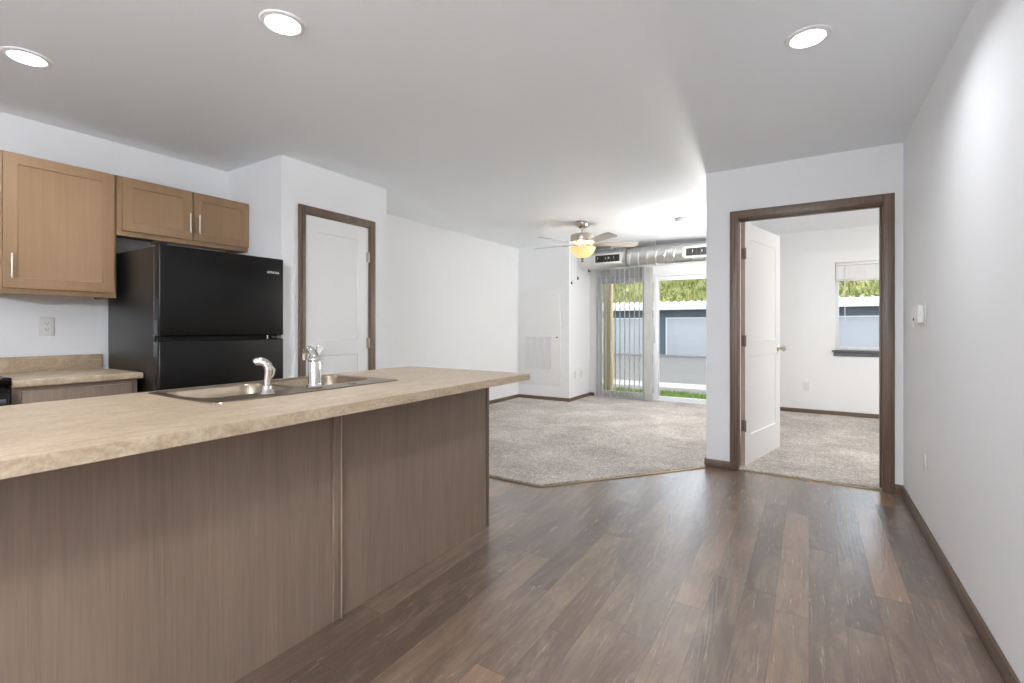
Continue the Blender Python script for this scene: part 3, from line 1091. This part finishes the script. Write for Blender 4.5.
for k in range(3):
    ld = bpy.data.lights.new('fan_bulb', 'POINT')
    ld.energy = FAN_W / 3
    ld.color = (1.0, 0.88, 0.72)
    ld.shadow_soft_size = 0.03
    lo = bpy.data.objects.new('bulb', ld)
    COL.objects.link(lo)
    lo.parent = fan
    a = k * 2 * PI / 3 + .4
    lo.location = (0.085 * math.cos(a), 0.085 * math.sin(a), 2.108 - H)

# ------------------------------------------------------------------ island
IX0, IX1 = -2.25, -1.592      # kitchen face / bar face
IY0, IY1 = -1.4, 2.305
CZ = 0.899
CB = CZ - 0.037
isl = thing('island_cabinet', 'long grey-brown island cabinet under the laminate bar top', 'kitchen island', ((IX0 + IX1) / 2, 0.45, 0))
SEAM = 1.24
MB().box(IX1 - .018, IX1, IY0, SEAM - .017, .0005, CB - .0005).build('back_panel', M['panel'], isl)
MB().box(IX1 - .018, IX1 - .001, SEAM + .0175, IY1 - .026, .0005, CB - .0005).build('back_panel', M['panel'], isl)
mb = MB().box(IX1 - .018, IX1 + .010, SEAM - .0165, SEAM + .017, .0005, CB - .0005, 0.002)
mb.build('seam_batten', M['panel'], isl)
MB().box(IX1 - .0005, IX1 + .0125, SEAM + .0172, SEAM + .0215, .0005, CB - .0005, 0.001).build('seam_edging', plain('pale_edging', (176, 154, 134), 0.45), isl)
MB().box(IX1 - .018, IX1 + .004, IY1 - .0255, IY1, .0005, CB - .0005, 0.002).build('corner_post', M['trim'], isl)
MB().box(IX0 + .02, IX1 - .0185, IY1 - .018, IY1, .0005, CB - .0005).build('end_panel', M['panel'], isl)
MB().box(IX0 + .02, IX1 - .0185, IY0, IY0 + .018, .0005, CB - .0005).build('end_panel', M['panel'], isl)
MB().box(IX0 + .075, IX1 - .0185, IY0 + .019, IY1 - .019, .09, .108).build('cabinet_floor', M['cab_in'], isl)
MB().box(IX0 + .07, IX0 + .075, IY0 + .019, IY1 - .019, .0005, .09).build('toe_kick', M['gasket'], isl)
MB().box(IX0 + .02, IX0 + .038, IY0 + .019, IY1 - .019, .09, CB - .0005).build('face_frame', M['panel'], isl)
nd = 7
for i in range(nd):
    ya = IY0 + .03 + (IY1 - IY0 - .06) * i / nd + .006
    yb = IY0 + .03 + (IY1 - IY0 - .06) * (i + 1) / nd - .006
    W, Hh = yb - ya, CB - .03 - .12
    dr = MB().grid_panels(W, Hh, .019, [(.055, W - .055, .055, Hh - .055)], .006, .008, False).xf(Matrix.Translation((IX0 + .0005, yb, .12)) @ Matrix.Rotation(-PI / 2, 4, 'Z')).build('door', M['panel'], isl, angle=20)
    yk = ya + .04 if i % 2 else yb - .04
    MB().tube([(IX0 + .001, yk, .60), (IX0 - .028, yk, .60)], .004, 8).tube([(IX0 + .001, yk, .70), (IX0 - .028, yk, .70)], .004, 8).tube([(IX0 - .028, yk, .585), (IX0 - .028, yk, .715)], .005, 10).build('handle', M['nickel'], dr)

# bar top with sink cut-out
TX0, TX1, TY0, TY1 = -2.275, -1.341, -1.43, 2.352
HX0, HX1, HY0, HY1 = -2.205, -1.722, .858, 1.682
def slab_with_hole(xs, ys, z0, z1, hole, bev):
    mb = MB()
    bm = mb.bm
    top = {}; bot = {}
    for i, x in enumerate(xs):
        for j, y in enumerate(ys):
            top[i, j] = bm.verts.new((x, y, z1)); bot[i, j] = bm.verts.new((x, y, z0))
    cells = [(i, j) for i in range(len(xs) - 1) for j in range(len(ys) - 1) if (i, j) != hole]
    for i, j in cells:
        bm.faces.new((top[i, j], top[i + 1, j], top[i + 1, j + 1], top[i, j + 1]))
        bm.faces.new((bot[i, j], bot[i, j + 1], bot[i + 1, j + 1], bot[i + 1, j]))
    bm.edges.ensure_lookup_table()
    for e in [e for e in bm.edges if len(e.link_faces) == 1 and e.verts[0].co.z > (z0 + z1) / 2]:
        a, b = e.verts
        ka = next(k for k, v in top.items() if v is a); kb = next(k for k, v in top.items() if v is b)
        bm.faces.new((a, b, bot[kb], bot[ka]))
    if bev:
        X0, X1, Y0_, Y1_ = xs[0], xs[-1], ys[0], ys[-1]
        def outer(e):
            p, q = e.verts[0].co, e.verts[1].co
            if abs(p.z - z1) > 1e-6 or abs(q.z - z1) > 1e-6:
                if abs(p.z - z0) > 1e-6 or abs(q.z - z0) > 1e-6: return False
            for ax, val in ((0, X0), (0, X1), (1, Y0_), (1, Y1_)):
                if abs(p[ax] - val) < 1e-6 and abs(q[ax] - val) < 1e-6: return True
            return False
        bmesh.ops.bevel(bm, geom=[e for e in bm.edges if outer(e)], offset=bev, segments=4, affect='EDGES', profile=0.5)
    return mb
ct = tag(slab_with_hole([TX0, HX0, HX1, TX1], [TY0, HY0, HY1, TY1], CB, CZ, (1, 1), 0.006).build('countertop', M['lam']),
         'long beige stone-pattern laminate bar top on the island, with a sink', 'countertop')


# sink
def rrect(x0, x1, y0, y1, r, n=8):
    pts = []
    for cx, cy, a0 in ((x1 - r, y1 - r, 0), (x0 + r, y1 - r, PI / 2), (x0 + r, y0 + r, PI), (x1 - r, y0 + r, 1.5 * PI)):
        for k in range(n + 1):
            a = a0 + PI / 2 * k / n
            pts.append((cx + r * math.cos(a), cy + r * math.sin(a)))
    return pts
KX0, KX1, KY0, KY1 = -2.228, -1.700, .838, 1.702
sk = thing('kitchen_sink', 'double-bowl stainless steel sink set into the island bar top', 'sink', ((KX0 + KX1) / 2, (KY0 + KY1) / 2, CZ))
mb = MB()
bm = mb.bm
zr = CZ + .0035
def loop(pts, z): return [bm.verts.new((x, y, z)) for x, y in pts]
def bridge(A, B):
    n = len(A)
    for i in range(n):
        j = (i + 1) % n
        bm.faces.new((A[i], A[j], B[j], B[i]))
o0 = loop(rrect(KX0, KX1, KY0, KY1, .03), CZ + .0008)
o1 = loop(rrect(KX0 + .004, KX1 - .004, KY0 + .004, KY1 - .004, .028), zr + .001)
o2 = loop(rrect(KX0 + .012, KX1 - .012, KY0 + .012, KY1 - .012, .024), zr - .001)
bridge(o0, o1); bridge(o1, o2)
edges = []
def ring_edges(L):
    return [bm.edges.get((L[i], L[(i + 1) % len(L)])) or bm.edges.new((L[i], L[(i + 1) % len(L)])) for i in range(len(L))]
edges += ring_edges(o2)
bowls = []
for ya, yb in ((.870, 1.255), (1.287, 1.670)):
    xa, xb = -2.195, -1.845
    b0 = loop(rrect(xa, xb, ya, yb, .07), zr - .001)
    b1 = loop(rrect(xa + .006, xb - .006, ya + .006, yb - .006, .066), zr - .008)
    b2 = loop(rrect(xa + .012, xb - .012, ya + .012, yb - .012, .062), zr - .10)
    b3 = loop(rrect(xa + .020, xb - .020, ya + .020, yb - .020, .058), zr - .150)
    b4 = loop(rrect(xa + .050, xb - .050, ya + .050, yb - .050, .045), zr - .172)
    for A, B in ((b0, b1), (b1, b2), (b2, b3), (b3, b4)): bridge(A, B)
    bm.faces.new(b4)
    edges += ring_edges(b0)
bmesh.ops.triangle_fill(bm, edges=edges, use_beauty=True)
mb.build('basin', M['steel'], sk, angle=50)
for yc in (1.062, 1.479):
    MB().lathe([(0.045, .0015), (.042, .004), (.032, .002), (.028, -.004), (0, -.004)], (-2.02, yc, zr - .172 + .0005), n=28).build('drain', M['chrome'], sk)
MB().lathe([(0, 0), (.018, 0), (.020, .003), (.012, .008), (0, .009)], (-1.77, 1.47, zr), n=20).build('hole_cover', M['chrome'], sk)

# faucet
fx, fy = -1.795, 1.290
fa = thing('faucet', 'chrome single-lever kitchen faucet on the sink deck', 'faucet', (fx, fy, zr))
MB().lathe([(0, .0), (.034, .0), (.035, .003), (.031, .008), (.027, .016), (.0265, .020), (.0265, .108), (.0255, .110), (.0255, .113), (.0265, .115), (.0265, .122), (.020, .136), (.010, .142), (0, .143)], (fx, fy, zr), n=32).build('body', M['chrome'], fa)
# spout: arched flat-oval tube towards the bowls and to the left
def oval_sweep(pts, half_w, half_h, side, n=14):
    mb = MB()
    rings = []
    P = [Vector(p) for p in pts]
    for i, p in enumerate(P):
        d = (P[min(i + 1, len(P) - 1)] - P[max(i - 1, 0)]).normalized()
        s_ = Vector(side); s_ = (s_ - d * s_.dot(d)).normalized()
        u = d.cross(s_)
        rings.append([mb.bm.verts.new(p + s_ * math.cos(2 * PI * k / n) * half_w[i] + u * math.sin(2 * PI * k / n) * half_h[i]) for k in range(n)])
    for A, B in zip(rings, rings[1:]):
        for k in range(n):
            j = (k + 1) % n
            mb.bm.faces.new((A[k], A[j], B[j], B[k]))
    mb.bm.faces.new(rings[0][::-1]); mb.bm.faces.new(rings[-1])
    return mb
dirn = Vector((-0.93, -0.02, 0)).normalized()
sd_ = (-dirn.y, dirn.x, 0)
B0 = Vector((fx, fy, zr))
up = Vector((0, 0, 1))
sp_pts = [B0 + dirn * a + up * h for a, h in ((-.010, .118), (.004, .142), (.022, .161), (.040, .168), (.055, .160), (.063, .143), (.064, .116))]
oval_sweep(sp_pts, [.016, .018, .018, .016, .015, .014, .013], [.014, .014, .012, .011, .011, .012, .012], sd_).build('spout', M['chrome'], fa)
ld_ = Vector((0.10, 0.95, 0)).normalized()
ls = (math.cos(YAW), math.sin(YAW), 0)
lv = [B0 + ld_ * a + up * h for a, h in ((.004, .126), (.012, .140), (.020, .156), (.026, .170), (.028, .177))]
oval_sweep(lv, [.013, .013, .015, .016, .009], [.007, .005, .004, .0035, .002], ls).build('lever', M['chrome'], fa)
# side sprayer
px, py = -1.765, 1.061
spz = thing('side_sprayer', 'curved chrome side sprayer standing left of the faucet', 'sprayer', (px, py, zr))
MB().lathe([(0, 0), (.027, 0), (.028, .004), (.022, .014), (.016, .022), (.0155, .036), (0, .036)], (px, py, zr), n=28).build('holder', M['chrome'], spz)
P0 = Vector((px, py, zr))
lft = Vector((-.60, -.80, 0)).normalized()
pts = [P0 + lft * a + up * h for a, h in ((0, .0365), (0, .055), (-.004, .078), (-.006, .096), (-.002, .111), (.009, .123), (.022, .128), (.036, .127), (.043, .123))]
oval_sweep(pts, [.0125, .0120, .0135, .0155, .0165, .0165, .0165, .0165, .013], [.0125, .0120, .0135, .0155, .016, .0155, .0155, .0155, .012], (-lft.y, lft.x, 0), 16).build('spray_head', M['chrome'], spz)
bk = [P0 + lft * a + up * h for a, h in ((-.014, .110), (-.024, .094), (-.022, .076), (-.014, .060))]
oval_sweep(bk, [.007, .008, .008, .004], [.004, .005, .005, .003], (-lft.y, lft.x, 0), 12).build('trigger', M['chrome'], spz)


# ------------------------------------------------------------------ wall cabinets
XFACE = -3.768
def bar_handle(y, z0, z1, xf, par):
    zm = 0.016
    q = MB()
    for z in (z0 + zm, z1 - zm):
        q.tube([(xf - .001, y, z), (xf + .028, y, z)], .0042, 8)
    q.tube([(xf + .028, y, z0), (xf + .028, y, z1)], .0055, 12)
    return q.build('handle', M['nickel'], par)
def cab_door(y0, y1, z0, z1, xf, par, st=.057, nm='door', mat=None):
    W, Hh = y1 - y0, z1 - z0
    return MB().grid_panels(W, Hh, .019, [(st, W - st, st, Hh - st)], .007, .007, False).xf(Matrix.Translation((xf, y0, z0)) @ Matrix.Rotation(PI / 2, 4, 'Z')).build(nm, mat or M['cab'], par, angle=20)
def wall_cab(y0, y1, z0, z1, doors, label):
    o = thing('wall_cabinet', label, 'cabinet', (XK, (y0 + y1) / 2, z0), 'wall cabinets over the kitchen run')
    q = MB()
    xb = XK + .001
    q.box(xb, XFACE, y0, y0 + .016, z0, z1)
    q.box(xb, XFACE, y1 - .016, y1, z0, z1)
    q.box(xb, XFACE, y0 + .016, y1 - .016, z1 - .016, z1)
    q.box(xb, XFACE - .02, y0 + .016, y1 - .016, z0 + .03, z0 + .046)
    q.box(xb, xb + .008, y0 + .016, y1 - .016, z0 + .046, z1 - .016)
    q.build('body', M['cab'], o)
    q = MB()
    q.box(XFACE - .019, XFACE, y0 + .016, y0 + .05, z0, z1 - .016)
    q.box(XFACE - .019, XFACE, y1 - .05, y1 - .016, z0, z1 - .016)
    q.box(XFACE - .019, XFACE, y0 + .05, y1 - .05, z0, z0 + .05)
    q.box(XFACE - .019, XFACE, y0 + .05, y1 - .05, z1 - .06, z1 - .016)
    q.build('face_frame', M['cab'], o)
    for a, b_, hy in doors:
        d = cab_door(a, b_, z0 + .032, z1 - .006, XFACE + .0195, o)
        bar_handle(hy, z0 + .078 if z1 - z0 < .6 else z0 + .085, z0 + .215 if z1 - z0 < .6 else z0 + .222, XFACE + .0195, d)
    return o
wall_cab(.735, 1.262, 1.347, 2.134, [(.752, 1.246, .782)], 'tall light brown wall cabinet with one door above the outlet')
wall_cab(1.2635, 2.108, 1.752, 2.134, [(1.290, 1.700, 1.676), (1.706, 2.104, 1.736)], 'short two-door light brown wall cabinet above the refrigerator')
wall_cab(-.03, .733, 1.70, 2.134, [(-.014, .348, .31), (.354, .717, .39)], 'short light brown wall cabinet above the range')

# ------------------------------------------------------------------ base cabinet and counter by the refrigerator
bc = thing('base_cabinet', 'brown base cabinet with a drawer left of the refrigerator', 'cabinet', (XK, 1.0, 0))
BX = -3.475
q = MB()
q.box(XK + .001, BX, .728, .744, .0005, .8485)
q.box(XK + .001, BX, 1.252, 1.268, .0005, .8485)
q.box(XK + .001, BX - .02, .744, 1.252, .09, .106)
q.box(XK + .001, XK + .009, .744, 1.252, .106, .8485)
q.box(XK + .009, BX - .02, .744, 1.252, .8325, .8485)
q.build('body', M['panel'], bc)
q = MB()
q.box(BX - .019, BX, .744, .78, .0905, .8485)
q.box(BX - .019, BX, 1.216, 1.252, .0905, .8485)
q.box(BX - .019, BX, .78, 1.216, .805, .8485)
q.box(BX - .019, BX, .78, 1.216, .63, .66)
q.box(BX - .019, BX, .78, 1.216, .0905, .12)
q.build('face_frame', M['panel'], bc)
MB().box(BX - .075, BX - .07, .744, 1.252, .0005, .0895).build('toe_kick', M['gasket'], bc)
dwf = MB().box(BX + .0005, BX + .0195, .762, 1.234, .655, .826, 0.004).build('drawer', M['panel'], bc)
q = MB()
for y in (.95, 1.05): q.tube([(BX + .019, y, .74), (BX + .047, y, .74)], .0042, 8)
q.tube([(BX + .047, .932, .74), (BX + .047, 1.068, .74)], .0055, 12)
q.build('handle', M['nickel'], dwf)
dd = cab_door(.762, 1.234, .105, .640, BX + .0195, bc, mat=M['panel'])
bar_handle(.80, .47, .61, BX + .0195, dd)
KZ = .886
q = slab_with_hole([XK + .0215, -3.444], [.7225, 1.287], KZ - .037, KZ, None, 0.006)
kc = tag(q.build('countertop', M['lam']), 'short beige laminate counter between range and refrigerator', 'countertop')
MB().box(XK + .001, XK + .021, .7225, 1.284, KZ - .037, .980, 0.003).build('backsplash', M['lam'], kc)

# ------------------------------------------------------------------ refrigerator
RX0, RXB, RXF = -4.0, -3.325, -3.25
RY0, RY1, RZ = 1.295, 2.078, 1.652
fr = thing('refrigerator', 'black two-door top-freezer refrigerator under the short wall cabinet', 'refrigerator', (RX0, (RY0 + RY1) / 2, 0))
q = MB()
q.box(RX0, RXB, RY0, RY1, .03, RZ - .006, 0.006, 3)
for y in (RY0 + .06, RY1 - .06):
    q.lathe([(0, .0005), (.02, .0005), (.02, .03), (0, .03)], (RXB - .06, y, 0), n=14)
    q.lathe([(0, .0005), (.02, .0005), (.02, .03), (0, .03)], (RX0 + .06, y, 0), n=14)
q.build('body', M['black_side'], fr)
q = MB().box(RXB + .0005, RXB + .012, RY0 + .012, RY1 - .012, .09, RZ - .012)
q.build('gasket', M['gasket'], fr)
fd = MB().box(RXB + .0125, RXF, RY0 - .002, RY1 + .002, 1.104, RZ, 0.009, 4).build('freezer_door', M['black'], fr)
rd = MB().box(RXB + .0125, RXF, RY0 - .002, RY1 + .002, .10, 1.078, 0.009, 4).build('fridge_door', M['black'], fr)
MB().box(RXB - .02, RXB + .02, RY0 + .03, RY1 - .03, .0305, .09, 0.003).build('kick_grille', M['gasket'], fr)
q = MB().box(RXB - .03, RXF - .02, RY0 - .004, RY0 + .05, RZ + .0005, RZ + .016, 0.004)
q.build('hinge_cover', M['black_side'], fr)
q = MB()
q.box(RXB + .001, RXF - .008, RY1 - .085, RY1 - .002, 1.086, 1.092, 0.001)
q.lathe([(0, 1.079), (.006, 1.079), (.006, 1.103), (0, 1.103)], (RXF - .02, RY1 - .11, 0), n=12)
q.build('glint_plate', M['chrome'], fr)  # chrome bits standing in for a bright reflection between the doors
for za, zb in ((1.112, 1.20), (0.985, 1.072)):
    MB().box(RXB + .015, RXF - .012, RY0 - .006, RY0 - .0025, za, zb, 0.001).build('grip', M['led'], fr)
MB().lathe([(0, 0), (.007, 0), (.007, -.003), (0, -.004)], (RXF - .035, RY0 - .0021, .80), 'Y', 12).build('stop_screw', M['chrome'], fr)
tc = bpy.data.curves.new('wordmark', 'FONT')
tc.body = 'AMANA'
tc.size = .026
tc.extrude = .0006
tc.space_character = 1.12
to = bpy.data.objects.new('wordmark_text', tc)
COL.objects.link(to)
dg = bpy.context.evaluated_depsgraph_get()
me = bpy.data.meshes.new_from_object(to.evaluated_get(dg))
bpy.data.objects.remove(to)
bm_ = bmesh.new(); bm_.from_mesh(me)
xsv = [v.co.x for v in bm_.verts]
q = MB(); q.bm.free(); q.bm = bm_
q.xf(Matrix.Translation((RXF + .0004, 1.953 , 1.541)) @ Matrix.Rotation(PI / 2, 4, 'Z') @ Matrix.Rotation(PI / 2, 4, 'X') @ Matrix.Diagonal((0.092 / (max(xsv) - min(xsv)), 1, 1, 1)))
q.build('wordmark', M['plastic'], fd, smooth=False)

# ------------------------------------------------------------------ range
rg = thing('electric_range', 'black freestanding electric range at the left edge by the counter', 'range', (-3.75, .34, 0))
GY0, GY1 = -.04, .7195
q = MB().box(XK + .02, -3.47, GY0, GY1, .05, .862, 0.003)
for y in (GY0 + .05, GY1 - .05):
    for x in (-3.55, XK + .08):
        q.lathe([(0, .0005), (.018, .0005), (.018, .05), (0, .05)], (x, y, 0), n=12)
q.build('body', M['black'], rg)
MB().box(XK + .02, -3.425, GY0 - .001, GY1 + .001, .8625, .905, 0.008, 3).build('cooktop', M['black'], rg)
MB().box(XK + .02, XK + .075, GY0, GY1, .9055, 1.09, 0.006).build('backguard', M['black'], rg)
for x, y, r in ((-3.60, .14, .095), (-3.60, .54, .075), (-3.85, .14, .075), (-3.85, .54, .095)):
    q = MB()
    pts = []
    for k in range(90):
        a = k / 90 * 2 * PI * 4
        rr = r * (.2 + .8 * k / 90)
        pts.append((x + rr * math.cos(a), y + rr * math.sin(a), .914))
    q.tube(pts, .004, 6)
    q.lathe([(r + .012, .0055 + .900), (r + .014, .009 + .900), (r + .004, .006 + .900)], (x, y, 0), n=32)
    q.build('burner', M['coil'], rg)
od = MB().box(-3.4695, -3.43, GY0 + .006, GY1 - .004, .22, .835, 0.005).build('oven_door', M['black'], rg)
q = MB()
for y in (GY0 + .08, GY1 - .06): q.tube([(-3.431, y, .79), (-3.39, y, .79)], .009, 10)
q.tube([(-3.39, GY0 + .05, .79), (-3.39, GY1 - .03, .79)], .012, 12)
q.build('oven_handle', M['led'], od)
MB().box(-3.4695, -3.43, GY0 + .006, GY1 - .004, .06, .21, 0.005).build('drawer', M['black'], rg)
for i in range(5):
    MB().lathe([(0, 0), (.02, 0), (.018, .022), (0, .023)], (XK + .0755, .06 + i * .14, 1.03), 'X', 18).build('knob', M['slot'], rg)

# ------------------------------------------------------------------ outdoors
GX0, GX1 = -45, 40
def ground(name, y0, y1, z0, z1, mat, label, cat, th=.3):
    m = MB()
    m.prism([(y0, z0), (y1, z1), (y1, z1 - th), (y0, z0 - th)], GX0, GX1, 'YZ')
    return struct(name, m, mat, label, cat)
ground('ground_pavement', 10.0, 11.0, -.17, -.20, M['asphalt'], 'grey paved walk beyond the lawn strip', 'pavement')
ground('ground_road', 12.1, 27.28, -.26, -.455, M['asphalt'], 'grey asphalt drive in front of the storage building', 'road')
ground('ground_curb', 11.0, 12.1, -.20, -.22, M['concrete'], 'pale concrete curb along the asphalt drive', 'curb')
ground('ground_lawn', YF + .17, 10.0, -.10, -.17, M['blade_g'], 'soil under the lawn strip outside the sliding door', 'lawn')
m = MB()
for i in range(14000):
    x = random.uniform(-6, 2.5); y = random.uniform(YF + .35, 9.98)
    if -3.2 < x < -2.86 and 7.95 < y < 8.29: continue
    z = -.10 - .07 * (y - YF - .17) / (10.0 - YF - .17)
    a = random.uniform(0, 2 * PI); h = random.uniform(.03, .075); wd = .006
    dx, dy = math.cos(a) * wd, math.sin(a) * wd
    lx, ly = random.uniform(-.03, .03), random.uniform(-.03, .03)
    vs = [(x - dx, y - dy, z), (x + dx, y + dy, z), (x + dx * .6 + lx * .4, y + dy * .6 + ly * .4, z + h * .6), (x + lx, y + ly, z + h)]
    m.bm.faces.new([m.bm.verts.new(p) for p in vs])
tag(m.build('lawn_grass', M['blade_g'], smooth=False), 'short green lawn strip just outside the sliding door', 'grass', kind='stuff')

po = tag(MB().box(-3.10, -2.96, 8.05, 8.19, -.14, 2.75, 0.006).build('patio_post', M['post']), 'tan wooden post outside the left of the sliding door', 'post')

# storage building
SY = 27.3
GZ = -.455
sb = thing('storage_building', 'long blue-grey storage building with white roll-up doors across the drive', 'building', (0, SY, GZ))
MB().box(-30, 28, SY, SY + 6, GZ - .3, 2.195).build('wall', M['sidewall'], sb)
m = MB()
m.prism([(SY - .55, 2.20), (SY - .55, 2.27), (SY + 3, 2.70), (SY + 6.5, 2.27), (SY + 6.5, 2.2), (SY + 3, 2.63)], -30.5, 28.5, 'YZ')
rf = m.build('roof', M['roofm'], sb, smooth=False)
m = MB()
x = -30.4
while x < 28.4:
    for (ya, za, yb, zb) in ((SY - .56, 2.27, SY + 3, 2.70),):
        v = [m.bm.verts.new(p) for p in ((x - .05, ya, za), (x - .03, ya, za + .07), (x + .03, ya, za + .07), (x + .05, ya, za), (x - .05, yb, zb), (x - .03, yb, zb + .07), (x + .03, yb, zb + .07), (x + .05, yb, zb))]
        for f in ((0, 1, 5, 4), (1, 2, 6, 5), (2, 3, 7, 6), (0, 3, 2, 1), (4, 5, 6, 7)):
            m.bm.faces.new([v[i] for i in f])
    x += .46
m.build('roof_rib', M['roofm'], rf, smooth=False)
m = MB().box(-30.5, 28.5, SY - .56, SY - .53, 2.10, 2.27)
m.build('gutter', M['vinyl'], sb)
first = None
for i in range(12):
    xa = -6.75 + 3.7 * (i - 5)
    if first is None:
        q = MB().box(-1.5, 1.5, -.03, -.001, 0, 2.08, 0.004)
        first = q.build('rollup_door', M['rollup'], sb, off=True)
        q = MB()
        q.box(-1.56, -1.5, -.06, -.002, 0, 2.14, .004)
        q.box(1.5, 1.56, -.06, -.002, 0, 2.14, .004)
        q.box(-1.5, 1.5, -.06, -.002, 2.08, 2.14, .004)
        q.build('door_frame', M['vinyl'], first, off=True)
        o = first
    else:
        o = copy_tree(first, sb)
    o.location = (xa + 1.5, 0, 0.001)
MB().box(-30, 28, SY - .4, SY - .001, GZ - .1, GZ + .07).build('door_apron', M['concrete'], sb)

# hill behind
m = MB()
nx_, ny_ = 90, 50
hv = []
for j in range(ny_ + 1):
    row = []
    for i in range(nx_ + 1):
        x = -70 + 140 * i / nx_
        y = SY + 7.5 + 55 * j / ny_
        t_ = min(1, j / 34)
        z = .2 + 12.5 * (t_ * t_ * (3 - 2 * t_)) + random.uniform(-.15, .15) + .7 * math.sin(x * .13 + j * .2)
        row.append(m.bm.verts.new((x + random.uniform(-.2, .2), y, z)))
    hv.append(row)
for j in range(ny_):
    for i in range(nx_):
        m.bm.faces.new((hv[j][i], hv[j][i + 1], hv[j + 1][i + 1], hv[j + 1][i]))
tag(m.build('hillside', M['grass']), 'grassy hillside rising behind the storage building', 'hill', kind='structure')
m = MB()
for i in range(22000):
    j = random.triangular(0, 30, 0)
    x = random.uniform(-32, 24)
    y = SY + 7.5 + 55 * j / ny_
    t_ = min(1, j / 34)
    z = .2 + 12.5 * (t_ * t_ * (3 - 2 * t_)) + .7 * math.sin(x * .13 + j * .2) - .15
    h = random.uniform(.3, .8); wd = random.uniform(.03, .08)
    a = random.uniform(0, PI)
    dx, dy = math.cos(a) * wd, math.sin(a) * wd
    lx = random.uniform(-.4, .4); ly = random.uniform(-.3, .3)
    vs = [(x - dx, y - dy, z), (x + dx, y + dy, z), (x + dx * .8 + lx * .4, y + dy + ly * .4, z + h * .6), (x + lx, y + ly, z + h), (x - dx * .8 + lx * .4, y - dy + ly * .4, z + h * .6)]
    m.bm.faces.new([m.bm.verts.new(p) for p in vs])
tag(m.build('hill_grass', M['leaf'], smooth=False), 'long yellow-green grass and weeds on the hillside', 'grass', kind='stuff')
